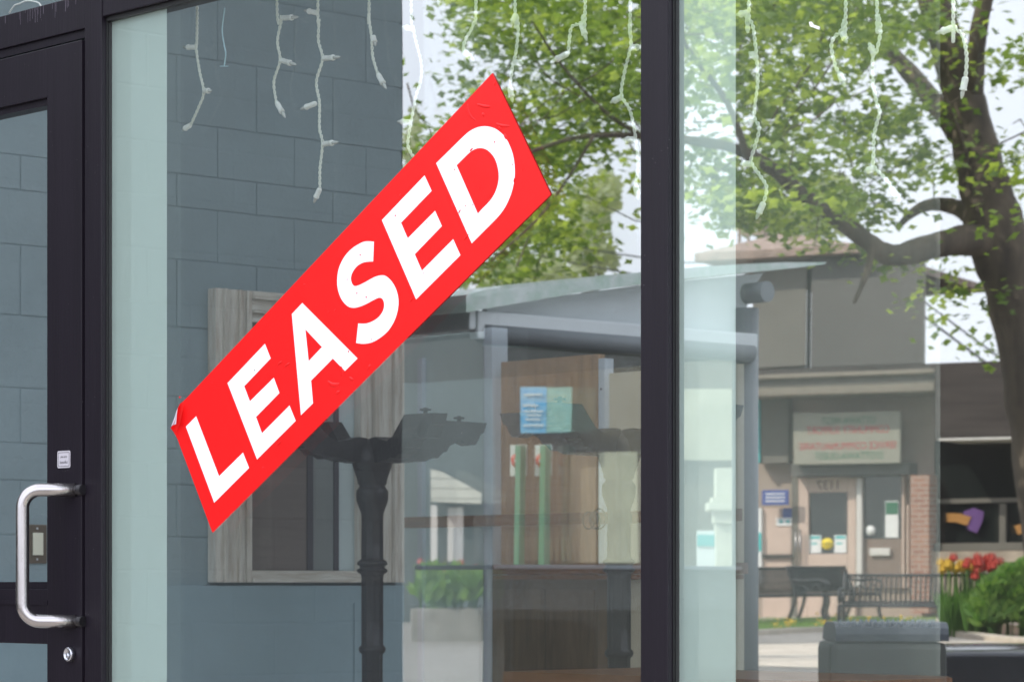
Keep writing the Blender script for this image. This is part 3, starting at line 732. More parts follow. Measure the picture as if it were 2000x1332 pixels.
# ---- dark building on the left, added to keep sky out of the glass
M['darkblock'] = block_mat('dark painted block', (.020, .024, .027), (.018, .022, .025), (.014, .017, .020), .4, .2, .006, axis='yz')
XN = -9.0; yN = on_x(785, 600, XN).y
q = MB(); q.box((XN-8, .35, -.1), (XN, yN, 4.0))
nb = thing('sky_blocking_building', 'dark grey block building added to block reflected sky left of the shop front', 'building', (XN-4, 2, 0), **MI)
q.build('wall', 'darkblock', nb, **MI)
q = MB(); q.box((XN-8.1, .3, 4.0005), (XN+.02, yN+.02, 4.12)); q.build('coping', 'bluegrey', nb, **MI)

# ---- bus shelter with a curved roof
M['shroof'] = mat('pale green shelter roof', (.70, .76, .76), .35, var=.25, vscale=2.0, col2=(.42, .58, .48), stretch=(1, 5, 5))
M['shpale'] = mat('pale shelter paint', (.66, .72, .74), .4, var=.04)
M['shpost'] = mat('shelter post paint', (.20, .225, .24), .45, .1, var=.05)
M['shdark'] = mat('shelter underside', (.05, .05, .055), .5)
M['shglass'] = glass_mat('shelter glazing', .04, (.75, .85, .83))
XS = -9.3
sh = thing('bus_shelter', 'bus shelter with a thin curved green roof and round pipe rails', 'bus shelter', on_x(1200, 1140, XS)*1.0, **MI)
def sx(px, py): v = on_x(px, py, XS); return (v.y, v.z)
yS0, yS1 = sx(950, 900)[0], sx(1462, 900)[0]
topp = [sx(*p) for p in ((880, 578), (960, 560), (1050, 549), (1150, 539), (1250, 531), (1340, 523), (1420, 518), (1500, 515), (1582, 515))]
botp = [sx(*p) for p in ((1576, 519), (1520, 526), (1440, 533), (1300, 547), (1200, 559), (1100, 573), (960, 598), (880, 612))]
q = MB(); pr = topp+botp
q.prism(pr, [], lambda p: Vector((XS+.10, p[0], p[1])), lambda p: Vector((XS-2.4, p[0], p[1]))); q.build('roof', 'shroof', sh, **MI)
def sbox(mb, px0, py0, px1, py1, dx=0, th=.05, bev=0):
    a, b = sx(px0, py0), sx(px1, py1); mb.box((XS+dx, a[0], b[1]), (XS+dx+th, b[0], a[1]), bev); return mb
q = MB(); a, b = sx(880, 612), sx(1500, 640)
q.box((XS, yS0-.1, sx(960, 664)[1]), (XS+.06, yS1, sx(960, 610)[1]), .01); q.box((XS-2.4, yS0-.14, sx(960, 648)[1]), (XS+.05, yS0-.1, sx(960, 600)[1]), .01); q.build('fascia', 'shpale', sh, **MI)
q = MB(); q.prism([sx(960, 600), sx(1100, 575), sx(1200, 561), sx(1300, 549), sx(1440, 535), sx(1500, 530), sx(1480, 560), sx(1466, 600), sx(1466, 690), sx(960, 672)], [], lambda p: Vector((XS-.03, p[0], p[1]-.002)), lambda p: Vector((XS-.06, p[0], p[1]-.002))); q.build('side_panel', 'shpale', sh, **MI)
for yy in (yS1,):
    r = .062
    q = MB(); q.tube([(XS-.02, yy, 0), (XS-.02, yy, sx(1462, 600)[1])], r, 20); q.box((XS-.075, yy+.02, 0), (XS-.02, yy+.055, sx(1462, 610)[1])); q.build('post', 'shpost', sh, **MI)
z2 = sx(1462, 690)[1]
q = MB(); q.tube([(XS+.03, yS0-.06, z2), (XS+.03, yS1-.02, z2)], .045, 20); q.build('pipe', 'shpost', sh, **MI)
z3_ = sx(1480, 572)[1]
q = MB(); q.tube([(XS-2.3, yS1+.02, z3_), (XS+.10, yS1+.02, z3_)], .048, 24); q.build('pipe', 'shpost', sh, **MI)
q = MB(); q.add([(XS-.01, yS0, .3), (XS-.01, yS1, .3), (XS-.01, yS1, z2), (XS-.01, yS0, z2)], [(0, 1, 2, 3)]); q.build('glass_panel', 'shglass', sh, recalc=False, **MI)
M['reflblock'] = mat('dark reflection blocker', (.045, .034, .026), .6, var=.3, vscale=4)
q = MB(); q.box((XS-.05, yS0+.02, .02), (XS-.02, yS1-.06, sx(1200, 1112)[1])); q.build('blocking_panel', 'reflblock', sh, **MI)  # dark panel added to shut out street reflections low in the shelter
q = MB(); q.box((XS-.5, yS0+.02, sx(1200, 1104)[1]), (XS+.02, yS1-.06, sx(1200, 1112)[1]-.0005), .004); q.build('seat', 'shpost', sh, **MI)
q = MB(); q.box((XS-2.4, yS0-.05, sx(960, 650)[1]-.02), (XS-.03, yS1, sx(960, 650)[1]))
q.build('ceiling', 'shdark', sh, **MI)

# ---- lawn, kerb, square
def gpt(px, py, t): v = at(px, py, t); return v
def ground_at(px, t): v = at(px, HZ, t); v.z = gz(t)-.02; return v
def row(y): return (CZ-.48)/((y-HZ)/FPX)          # distance at which the square shows on row y
M['lawn'] = mat('lawn', (.10, .17, .025), .9, var=.35, vscale=5, bump=.5, bscale=60)
M['kerb'] = mat('kerb stone', (.50, .44, .36), .8, var=.15, vscale=6, bump=.3)
kc = [(1300, 1256), (1475, 1243), (1560, 1238), (1640, 1236), (1740, 1236), (1840, 1241), (1950, 1254), (2150, 1270)]
def below(c, d): return [(x, y+d) for x, y in c]
q = MB(); sheet(q, [(1300, 1226), (1475, 1217), (1560, 1210), (1640, 1207), (1740, 1209), (1840, 1220)], [(1300, 1256), (1475, 1243), (1560, 1238), (1640, 1236), (1740, 1236), (1840, 1241)], .012); struct(q.build('lawn', 'lawn', **MI))
q = MB(); sheet(q, [(1200, 1204), (2200, 1204)], [(1200, 1230), (1475, 1219), (1640, 1210), (1840, 1222), (2200, 1226)], .006); struct(q.build('footpath', 'paving', **MI))
q = MB(); P = [onground(x, y, .02) for x, y in kc]
for a, b in zip(P[:-1], P[1:]):
    L = (b-a).length; n = max(1, round(L/.9))
    for k in range(n):
        a2, b2 = a.lerp(b, k/n), a.lerp(b, (k+1)/n); m = (a2+b2)/2; d = (b2-a2)/2; w = Vector((-d.y, d.x, 0)).normalized()*.11; q.obox(m-Vector((0, 0, .03)), d*.985, w, Vector((0, 0, .085)), .015)
struct(q.build('kerb', 'kerb', **MI))
q = MB(); sheet(q, kc, [(1300, 1300), (2150, 1318)], .006); struct(q.build('pavement', 'paving', **MI))
# grass blades and dandelions
M['blade'] = mat('grass blade', (.13, .24, .03), .7, transl=.3)
q = MB()
for k in range(5200):
    i = random.random(); px = 1400+430*i; e = random.random()
    py = 1211+(1237-1211)*e; p = onground(px, py, .012); a = random.random()*pi; h = random.uniform(.02, .06)
    d = Vector((cos(a), sin(a), 0))*.006; tip = p+Vector((random.uniform(-.02, .02), random.uniform(-.02, .02), h)); q.add([p-d, p+d, tip], [(0, 1, 2)])
tag(q.build('grass', 'blade', recalc=False, **MI), 'short green grass on the small lawn in front of the benches', 'grass', kind='stuff')
M['dand'] = mat('dandelion yellow', (.75, .48, .01), .7)
proto = None
for k in range(46):
    px = random.uniform(1475, 1800) if k > 12 else random.uniform(1520, 1660); py = random.uniform(1214, 1237)
    p = onground(px, py, .012)
    if proto is None:
        q = MB(); q.tube([p, p+Vector((0, 0, .07))], .004, 5); q.lathe([(.0, -.004), (.018, .002), (.02, .012), (.012, .02), (0, .022)], p+Vector((0, 0, .07)), 10)
        o = q.build('dandelion', 'dand', recalc=True, **MI)
        for v in o.data.vertices: v.co -= Vector((p.x, -p.y, p.z))
        o.location = (p.x, -p.y, p.z); proto = o
        tag(o, 'small yellow dandelion flower in the short lawn grass before the benches', 'flower', 'dandelions in the lawn')
    else:
        o = proto.copy(); COL.objects.link(o); o.location = (p.x, -p.y, p.z); s = random.uniform(.7, 1.3); o.scale = (s, s, s)

# ---- community services building, built in its own facade frame
D0 = 43.0; FO = at(1700, HZ, D0); yaw = radians(26)
FU = (RR*cos(yaw)-VV*sin(yaw)).normalized()      # along the facade, to the right in the glass
FN = Vector((FU.y, -FU.x, 0));
if FN.dot(VV) > 0: FN = -FN                        # towards the viewer
def fc(px, py, d=0):
    """pixel on the facade plane shifted by d towards the street -> (s, z)"""
    o = FO+FN*d; r = ray(px, py); t = (o-CAM).dot(FN)/r.dot(FN); p = CAM+r*t
    return (p-o).dot(FU), p.z
def fp(s, z, d=0): return FO+FU*s+FN*d+Vector((0, 0, z-FO.z))
def fbox(mb, px0, py0, px1, py1, d0, d1, bev=0):
    s0, z0 = fc(px0, (py0+py1)/2, d1); s1, _ = fc(px1, (py0+py1)/2, d1)
    pm = max(1480, min((px0+px1)/2, 1800)); pm = min(max(pm, px0), px1); zt_ = fc(pm, py0, d1)[1]; zb_ = fc(pm, py1, d1)[1]
    c = fp((s0+s1)/2, (zt_+zb_)/2, (d0+d1)/2)
    return mb.obox(c, FU*((s1-s0)/2), FN*((d1-d0)/2), Vector((0, 0, (zt_-zb_)/2)), bev)
def ftext(mb, body, cx, cy, wpx, hpx, d):
    s, z = fc(cx, cy, d); k = D0/FPX
    return put_text(mb, body, fp(s, z, d), -FU, Vector((0, 0, 1)), wpx*k*1.05, hpx*k)
cb = thing('community_building', 'low beige community building with a taller stucco upper part and flat roof edge', 'building', fp(0, .45, -4), **MI)
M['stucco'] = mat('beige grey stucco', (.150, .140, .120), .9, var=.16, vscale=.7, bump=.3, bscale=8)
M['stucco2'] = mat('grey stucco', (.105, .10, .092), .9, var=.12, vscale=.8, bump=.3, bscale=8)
M['beige'] = mat('beige wall paint', (.34, .27, .22), .8, var=.06, vscale=2)
M['trimb'] = mat('beige fascia', (.19, .165, .13), .7, var=.1)
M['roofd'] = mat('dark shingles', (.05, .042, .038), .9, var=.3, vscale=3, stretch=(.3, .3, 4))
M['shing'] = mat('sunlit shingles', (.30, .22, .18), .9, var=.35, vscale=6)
M['brickp'] = block_mat('orange brick', (.42, .20, .13), (.34, .15, .10), (.45, .38, .32), .2, .075, .010, axis='xz')
M['wglass'] = mat('dark window glass', (.012, .016, .015), .05, spec=.8)
M['doorp'] = mat('pinkish beige door', (.55, .42, .35), .6, var=.04)
M['whitep'] = mat('white painted trim', (.62, .60, .57), .5)
M['paper'] = mat('white paper', (.75, .76, .76), .7)
M['teal'] = mat('teal print', (.05, .45, .45), .6); M['yell'] = mat('yellow print', (.80, .62, .02), .6)
M['blue'] = mat('blue sign', (.04, .07, .28), .5); M['green'] = mat('green letters', (.02, .14, .07), .6); M['redl'] = mat('red letters', (.42, .05, .05), .6)
M['signb'] = mat('cream sign board', (.27, .265, .215), .6)
M['purple'] = mat('purple paper', (.12, .05, .20), .6); M['orange'] = mat('orange paper', (.38, .18, .04), .6)
M['stone'] = mat('pale stone base', (.36, .30, .24), .85, var=.25, vscale=4)
q = MB(); fbox(q, 1100, 770, 2500, 1420, -8, -.6); q.build('wall', 'beige', cb, **MI)
def taper(mb, pxa, pxb, pya, pyb, d1, d0):
    zt_, zb_ = fc(1640, pya, d1)[1], fc(1640, pyb, d1)[1]
    poly = [(fc(pxa, HZ, d1)[0], d1), (fc(pxb, HZ, d1)[0], d1), (fc(pxb-3, HZ, d0)[0], d0), (fc(pxa, HZ, d0)[0], d0)]
    return mb.prism(poly, [], lambda p: fp(p[0], zt_, p[1]), lambda p: fp(p[0], zb_, p[1]))
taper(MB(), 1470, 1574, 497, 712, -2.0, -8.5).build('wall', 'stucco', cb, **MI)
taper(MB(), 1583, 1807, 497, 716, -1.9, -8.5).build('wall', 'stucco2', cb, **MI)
taper(MB(), 1574.5, 1582.5, 497, 712, -2.3, -8.4).build('wall_joint', 'roofd', cb, **MI)
# shallow shingled roof of the upper part
s0, zr0 = fc(1375, 499, -2); s1, _ = fc(1690, 497, -2); sp_, zr1 = fc(1532, 455, -4)
q = MB(); A = [fp(s0, zr0, -1.6), fp(s1, zr0, -1.6), fp(s1, zr0, -8.5), fp(s0, zr0, -8.5), fp(sp_, zr1, -4), fp(sp_, zr1, -7)]
q.add(A+[v-Vector((0, 0, .12)) for v in A[:4]], [(0, 1, 4), (1, 2, 5, 4), (2, 3, 5), (3, 0, 4, 5), (6, 7, 1, 0), (7, 8, 2, 1), (8, 9, 3, 2), (9, 6, 0, 3), (6, 7, 8, 9)]); q.build('roof', 'shing', cb, **MI)
q = MB(); fbox(q, 1478, 425, 1490, 478, -6.2, -6.0); fbox(q, 1440, 430, 1444, 480, -6.2, -6.15); fbox(q, 1458, 430, 1462, 480, -6.2, -6.15); fbox(q, 1440, 440, 1478, 444, -6.2, -6.15); fbox(q, 1440, 455, 1478, 458, -6.2, -6.15); q.build('railing', 'beige', cb, **MI)
# roof edge, fascia and canopy
q = MB(); fbox(q, 1380, 712, 2500, 728, -9, .30); q.build('roof', 'roofd', cb, **MI)
q = MB(); fbox(q, 1380, 728.5, 1826, 738, -.6, .42, .02); fbox(q, 1380, 756, 1826, 772, -.6, .38, .02); q.build('fascia', 'trimb', cb, **MI)
q = MB(); fbox(q, 1380, 738.3, 1826, 755.7, -.6, .33); q.build('fascia', 'stucco', cb, **MI)
q = MB(); fbox(q, 1827, 716, 2500, 860, -.55, .5); q.build('mansard', 'roofd', cb, **MI)
q = MB(); fbox(q, 1835, 857, 2500, 861, -.5, .52); q.build('gutter', 'whitep', cb, **MI)
q = MB(); fbox(q, 1478, 775, 1540, 905, -.55, -.35); q.build('recess', 'stucco', cb, **MI)
q = MB(); fbox(q, 1478, 775, 1485, 905, -.34, -.30); q.build('panel', 'teal', cb, **MI)
q = MB(); fbox(q, 1545, 905, 1775, 928, -.59, -.2); q.build('lintel', 'stucco2', cb, **MI)
sg_ = MB(); fbox(sg_, 1550, 806, 1756, 906, -.15, -.06, .01)
board = sg_.build('sign_board', 'signb', cb, label='cream sign board with two lines of green and two lines of red capitals', **MI)
q = MB(); ftext(q, 'OTTAWA-WEST', 1655, 822, 104, 14, -.055); q.build('lettering', 'green', board, **MI)
q = MB(); ftext(q, 'COMMUNITY SUPPORT', 1654, 840, 160, 15, -.055); ftext(q, 'SERVICE COMMUNAUTAIRE', 1654, 871, 188, 14, -.055); q.build('lettering', 'redl', board, **MI)
q = MB(); ftext(q, "D'OTTAWA-OUEST", 1655, 890, 132, 14, -.055); q.build('lettering', 'green', board, **MI)
# main door
q = MB(); fbox(q, 1559, 932, 1578, 1232, -.6, -.5, .01); fbox(q, 1652, 932, 1668, 1232, -.6, -.5, .01); fbox(q, 1578.3, 932, 1651.7, 961, -.6, -.5, .01); fbox(q, 1578.3, 1082, 1651.7, 1232, -.6, -.5, .01)
dr = q.build('door', 'doorp', cb, **MI)
q = MB(); fbox(q, 1578, 961, 1652, 1082, -.59, -.56); q.build('glass_pane', 'wglass', dr, **MI)
q = MB(); ftext(q, '1137', 1614, 947, 42, 18, -.495); q.build('number', 'roofd', dr, **MI)
for px0, px1, mm in ((1579, 1602, 'paper'), (1627, 1650, 'paper')):
    q = MB(); fbox(q, px0, 1045, px1, 1080, -.555, -.545); n_ = q.build('notice', mm, dr, **MI)
    q = MB(); fbox(q, px0+2, 1047, px1-2, 1052, -.545, -.54); fbox(q, px0+4, 1060, px1-8, 1063, -.545, -.54); q.build('print', 'teal', n_, **MI)
q = MB(); s, z = fc(1614, 1062, -.545); q.lathe([(.09, 0), (.09, .006), (0, .006)], fp(s, z, -.548), 24, FN); n_ = q.build('round_notice', 'yell', dr, **MI)
q = MB(); ftext(q, 'OPEN', 1614, 1062, 15, 5, -.538); q.build('print', 'roofd', n_, **MI)
q = MB(); 
for px in (1554, 1562): s, z = fc(px, 1070, -.42); q.tube([fp(s, z+.28, -.42), fp(s, z-.28, -.42)], .014, 8)
q.build('handle', 'steel', dr, **MI)
q = MB(); fbox(q, 1669, 932, 1680, 1150, -.6, -.44, .01); q.build('jamb', 'whitep', cb, **MI)
q = MB(); fbox(q, 1681, 928, 1758, 1052, -.6, -.53); q.build('window', 'wglass', cb, **MI)
q = MB(); fbox(q, 1726, 978, 1752, 1050, -.53, -.52); q.build('notice', 'paper', cb, **MI)
q = MB(); fbox(q, 1727, 980, 1751, 1004, -.52, -.515); q.build('notice', 'green', cb, **MI)
q = MB(); s, z = fc(1697, 1036, -.52); q.lathe([(.075, 0), (.075, .01), (0, .01)], fp(s, z, -.525), 20, FN); q.build('round_notice', 'paper', cb, **MI)
M['brownp'] = mat('brown panel', (.21, .15, .12), .7, var=.06)
q = MB(); fbox(q, 1681, 1053, 1758, 1150, -.6, -.52); q.build('panel', 'brownp', cb, **MI)
q = MB(); fbox(q, 1695, 1071, 1735, 1086, -.52, -.46, .01); q.build('letter_box', 'whitep', cb, **MI)
q = MB(); fbox(q, 1759, 928, 1764, 1150, -.6, -.45); fbox(q, 1769, 985, 1773, 1150, -.6, -.45); q.build('jamb', 'doorp', cb, **MI)
q = MB(); fbox(q, 1777, 928, 1815, 1200, -.6, -.1); o = q.build('pillar', 'brickp', cb, **MI)
# left door with blue signs
q = MB(); fbox(q, 1490, 992, 1546, 1232, -.6, -.52, .01); d2 = q.build('door', 'doorp', cb, **MI)
q = MB(); fbox(q, 1490, 1082, 1546, 1090, -.52, -.47); q.build('push_bar', 'roofd', d2, **MI)
q = MB(); fbox(q, 1546.5, 928, 1558, 1232, -.6, -.5); q.build('jamb', 'stucco', cb, **MI)
q = MB(); fbox(q, 1478, 992, 1488, 1140, -.55, -.45); q.build('panel', 'paper', cb, **MI)
q = MB(); fbox(q, 1478, 1040, 1488, 1075, -.45, -.44); q.build('panel', 'teal', cb, **MI)
q = MB(); fbox(q, 1489, 957, 1540, 986, -.3, -.27, .005); b_ = q.build('blue_sign', 'blue', cb, **MI)
q = MB()
for r_ in (963, 970, 977): fbox(q, 1496, r_, 1533, r_+2.5, -.27, -.265)
q.build('print', 'paper', b_, **MI)
q = MB(); fbox(q, 1529, 992, 1546, 1011, -.515, -.50); q.build('blue_sign', 'blue', cb, **MI)
q = MB(); fbox(q, 1517, 1011, 1546, 1026, -.515, -.50); n_ = q.build('notice', 'paper', cb, **MI)
q = MB()
for px in (1526, 1539): s, z = fc(px, 1018, -.497); q.lathe([(.03, 0), (.03, .004), (0, .004)], fp(s, z, -.5), 14, FN)
q.build('print', 'teal', n_, **MI)
# big window on the right
q = MB(); fbox(q, 1826, 862, 2500, 1078, -.6, -.5); q.build('window', 'wglass', cb, **MI)
q = MB(); fbox(q, 1955, 985, 1967, 1062, -.5, -.42); fbox(q, 1826, 975, 2500, 984, -.5, -.42); fbox(q, 1826, 1062, 2500, 1077, -.5, -.3); fbox(q, 2080, 985, 2092, 1062, -.5, -.42); q.build('window_frame', 'stucco', cb, **MI)
def poly_f(mb, pts, d):
    P = [fc(x, y, d) for x, y in pts]; return mb.prism(P, [], lambda p: fp(p[0], p[1], d), lambda p: fp(p[0], p[1], d-.01))
q = MB(); poly_f(q, [(1884, 1000), (1905, 992), (1925, 1000), (1922, 1020), (1912, 1042), (1896, 1036), (1888, 1016)], -.40); q.build('window_decoration', 'purple', cb, **MI)
q = MB(); poly_f(q, [(1850, 1002), (1876, 1003), (1900, 1010), (1893, 1027), (1870, 1020), (1851, 1020)], -.38); poly_f(q, [(1984, 1028), (1996, 1025), (2010, 1040), (1990, 1046)], -.38); q.build('window_decoration', 'orange', cb, **MI)
q = MB(); fbox(q, 1817, 1078, 2500, 1180, -.6, -.25); q.build('plinth', 'stone', cb, **MI)

# ---- benches
M['bench'] = mat('black bench metal', (.016, .016, .02), .4, .3)
def bench(px, t, rot, label, lattice=False, W=1.75, hs=.88):
    base = ground_at(px, t); base.z = gz(t)-.01
    root = thing('park_bench', label, 'bench', base, 'black metal park benches', **MI)
    U = RR*cos(rot)+VV*sin(rot); F = Vector((U.y, -U.x, 0))         # F: the side one sits down from
    if F.dot(VV) > 0 and abs(rot) < 1.6: F = -F
    def P(u, f, z): return base+U*u+F*f*hs+Vector((0, 0, z*hs))
    back = lambda v: P
    # back: curved vertical bars between rails
    def bpt(u, k): # k 0..1 up the back
        return P(u, -.18-.12*k-.05*k*k, .46+.42*k)
    q = MB(); q.tube([bpt(-W/2, 1), bpt(W/2, 1)], .020, 8); q.tube([bpt(-W/2, .06), bpt(W/2, .06)], .014, 8)
    n = 30
    if not lattice:
        for i in range(n+1):
            u = -W/2+W*i/n; q.tube([bpt(u, -.12), bpt(u, .4), bpt(u, .75), bpt(u, 1)], .015, 5)
    else:
        for i in range(2*n+1):
            u = -W/2+W*i/(2*n)
            q.tube([bpt(u, .05), bpt(max(-W/2, min(W/2, u+.15)), 1)], .006, 4); q.tube([bpt(u, .05), bpt(max(-W/2, min(W/2, u-.15)), 1)], .006, 4)
        for i in range(6): q.tube([bpt(-W/2, .15+.14*i), bpt(W/2, .15+.14*i)], .005, 4)
    q.build('backrest', 'bench', root, **MI)
    q = MB()
    for i in range(9):
        f = -.16+.5*i/8; z = .45-.02*sin(pi*i/8)+(-.03 if i == 8 else 0); q.tube([P(-W/2, f, z), P(W/2, f, z)], .014, 6)
    for i in range(n+1):
        u = -W/2+W*i/n; q.tube([P(u, -.16, .45), P(u, .1, .43), P(u, .34, .43)], .010, 4)
    q.build('seat', 'bench', root, **MI)
    for s in (-1, 1):
        u = s*W/2
        q = MB(); q.tube(catmull([tuple(P(u, -.34, 0)), tuple(P(u, -.24, .2)), tuple(P(u, -.18, .45)), tuple(P(u, -.28, .72)), tuple(P(u, -.36, .9))], 4), .026, 8); q.build('leg', 'bench', root, **MI)
        q = MB(); q.tube(catmull([tuple(P(u, .40, 0)), tuple(P(u, .32, .15)), tuple(P(u, .36, .32)), tuple(P(u, .33, .45))], 4), .026, 8); q.build('leg', 'bench', root, **MI)
        q = MB(); q.tube(catmull([tuple(P(u, -.26, .68)), tuple(P(u, 0, .66)), tuple(P(u, .26, .67)), tuple(P(u, .38, .60)), tuple(P(u, .33, .48))], 5), .022, 8)
        q.tube(catmull([tuple(P(u, -.18, .45)), tuple(P(u, -.05, .58)), tuple(P(u, .08, .50)), tuple(P(u, .2, .6)), tuple(P(u, .33, .47))], 4), .012, 6); q.build('armrest', 'bench', root, **MI)
bench(1795, 37.6, radians(-13), 'black metal park bench with vertical back bars between lawn and red flowers', W=2.0)
bench(1500, 41.6, radians(38), 'black mesh backed park bench beside the shelter post', True)
bench(1628, 41.8, radians(50), 'black mesh backed park bench seen end on before the pinkish door', True, 1.4)

# ---- flowers and bush by the right bench
M['leafp'] = mat('plant leaf green', (.09, .20, .035), .6, transl=.3)
M['leafq'] = mat('plant leaf pale green', (.16, .28, .06), .6, transl=.3)
M['redf'] = mat('red petals', (.42, .035, .02), .5); M['yelf'] = mat('yellow petals', (.60, .38, .03), .5); M['pinkf'] = mat('pink petals', (.50, .12, .12), .5)
def tulip(px, py, t, col, name, label, group, sz=1.0, hz=None):
    top = at(px, py, t); zb = gz(t)-.02 if hz is None else hz; base = Vector((top.x, top.y, zb))
    root = thing(name, label, 'flower', base, group, **MI)
    q = MB(); q.tube([base, base.lerp(top, .6)+Vector((.01, 0, 0)), top], .007, 5); 
    for k in range(3):
        a = random.random()*6.3; d = Vector((cos(a), sin(a), 0)); w = Vector((-d.y, d.x, 0))*.03; h = (top.z-base.z)
        q.add([base-w*.5, base+w*.5, base+d*.07+Vector((0, 0, h*.45))+w, base+d*.07+Vector((0, 0, h*.45))-w, base+d*.16+Vector((0, 0, h*.7))], [(0, 1, 2, 3), (3, 2, 4)])
    q.build('stem', 'leafp', root, recalc=False, **MI)
    q = MB(); r = .045*sz
    for k in range(6):
        a = k*pi/3; d = Vector((cos(a), sin(a), 0)); w = Vector((-d.y, d.x, 0))
        q.add([top, top+d*r+w*r*.5+Vector((0, 0, r*.7)), top+d*r*.7+Vector((0, 0, r*2.4)), top+d*r-w*r*.5+Vector((0, 0, r*.7))], [(0, 1, 2, 3)])
    q.build('bloom', col, root, recalc=False, **MI)
for k in range(34):
    px = random.gauss(1925, 20); py = random.gauss(1112, 8)
    tulip(px, py, 37.2+random.uniform(-.4, .4), 'redf', 'red_tulip', 'red tulip in the cluster behind the end of the black bench', 'red tulips behind the bench', 1.2)
for k in range(20):
    px = random.choice([random.gauss(1852, 9), random.gauss(1893, 9), random.gauss(1868, 10)]); py = random.gauss(1118, 5)
    tulip(px, py, 37.4+random.uniform(-.4, .4), 'yelf', 'yellow_tulip', 'yellow tulip in the row behind the bench back', 'yellow tulips behind the bench', 1.2)
def bush(name, label, cells, t, n, size, mats=('leafp', 'leafq'), spread=.4, upright=.6, cat='bush'):
    base = ground_at(cells[0][0], t); root = thing(name, label, cat, base, **MI)
    for mi, mm in enumerate(mats):
        q = MB()
        for k in range(n//len(mats)):
            cx, cy, rx, ry = random.choice(cells); a = random.random()*2*pi; r = sqrt(random.random())
            p = at(cx+rx*r*cos(a), cy+ry*r*sin(a), t+random.uniform(-spread, spread))
            d = Vector((random.gauss(0, 1), random.gauss(0, 1), random.gauss(upright, .6))).normalized(); w = d.orthogonal().normalized()*size*.18
            q.add([p-w*.4, p+d*size*.5-w, p+d*size, p+d*size*.5+w, ], [(0, 1, 2, 3)])
        q.build('foliage', mm, root, recalc=False, **MI)
    q = MB()
    for cx, cy, rx, ry in cells:
        for k in range(5): a = at(cx+random.uniform(-rx, rx)*.6, cy, t); q.tube([(a.x, a.y, gz(t)-.02), a], .012, 5)
    q.build('stem', 'leafp', root, **MI)
bush('leafy_bush', 'bright green leafy bush right of the black bench', [(1960, 1185, 42, 38), (1995, 1160, 26, 38), (1925, 1200, 22, 28), (2010, 1190, 30, 40), (1975, 1140, 12, 16), (1945, 1158, 12, 14), (2005, 1128, 10, 14)], 37.0, 5600, .19, upright=1.3)
M['soil'] = mat('flower bed soil', (.12, .08, .05), .95, var=.4, vscale=6, bump=.8, bscale=12)
q = MB(); sheet(q, [(1841, 1221), (2150, 1226)], [(1841, 1240), (1950, 1253), (2150, 1268)], .014); struct(q.build('soil_bed', 'soil', **MI))

# ---- litter bin
M['bin'] = mat('dark grey bin', (.045, .052, .05), .5, .1, var=.1); M['binlid'] = mat('blue grey bin lid', (.055, .068, .09), .45, .1, var=.1)
tb = 12.6; c0 = ground_at(1722, tb); U, F = RR, -VV; k = tb/FPX
bn = thing('litter_bin', 'dark grey litter bin with rounded blue grey lid and raised lettering', 'litter bin', c0, **MI)
W2 = 112*k; zt_b = CZ-(1216-HZ)*k; zl_b = CZ-(1252-HZ)*k
q = MB(); q.obox(Vector((c0.x, c0.y, (zl_b)/2)), RR*(W2+.003), VV*.246, Vector((0, 0, zl_b/2-.002)), .03); q.build('body', 'bin', bn, **MI)
q = MB(); prof = [(-.25, 0), (-.25, .03), (-.24, .055), (-.20, .075), (-.12, (zt_b-zl_b)), (.12, (zt_b-zl_b)), (.22, .06), (.25, .03), (.25, 0)]
q.prism(prof, [], lambda p: c0+RR*(W2+.01)+VV*p[0]+Vector((0, 0, zl_b-c0.z+p[1]+.001)), lambda p: c0-RR*(W2-.02)+VV*p[0]+Vector((0, 0, zl_b-c0.z+p[1]+.001))); lid = q.build('lid', 'binlid', bn, **MI)
q = MB(); x = -W2*.85
while x < W2*.8:
    wd = random.uniform(.018, .032); a = c0+RR*x-VV*.225+Vector((0, 0, zl_b-c0.z+.062)); ln = Vector((0, 0, .030))
    q.tube([a, a+RR*.006+ln], .003, 5); 
    if random.random() < .7: q.tube([a+RR*wd*.7, a+RR*(wd*.7+.006)+ln], .003, 5)
    if random.random() < .7: q.tube([a+ln*random.choice([0, .5, 1]), a+RR*wd*.7+ln*random.choice([0, .5, 1])], .003, 5)
    x += wd
M['embl'] = mat('raised lettering', (.22, .27, .34), .4); q.build('lettering', 'embl', lid, **MI)

# ---- parked car, its bonnet showing at the lower right
M['carp'] = mat('dark blue car paint', (.016, .02, .03), .22, .3, spec=.6, coat=.6); M['tyre'] = mat('tyre rubber', (.02, .02, .02), .8); M['alloy'] = mat('wheel alloy', (.4, .4, .42), .3, .9)
tcr = 16.0; kk = tcr/FPX; zc_ = gz(tcr)-.02
co = at(1786, HZ, tcr); co.z = zc_
CU = (RR*cos(radians(-8))+VV*sin(radians(-8))).normalized(); CN = Vector((-CU.y, CU.x, 0))
car = thing('parked_car', 'dark blue parked car, its bonnet low at the right edge', 'car', co+CU*2.2, **MI)
zb0 = CZ-(1258-HZ)*kk-zc_
pf = [(0, .22), (-.03, .40), (-.01, zb0-.10), (.06, zb0-.015), (.3, zb0), (.9, zb0+.005), (1.35, zb0+.04), (2.0, zb0+.5), (2.4, zb0+.58), (3.3, zb0+.56), (4.0, zb0+.12), (4.4, zb0+.05), (4.45, .5), (4.4, .22)]
pf = [(a, b) for a, b in pf]
body = catmull([(a, b) for a, b in pf], 4)
q = MB(); bm_p = [(v[0], v[1]) for v in body]
secs = [(-.86, .0), (-.84, .03), (-.7, .06), (0, .075), (.7, .06), (.84, .03), (.86, 0)]
vs = []; nB = len(bm_p)
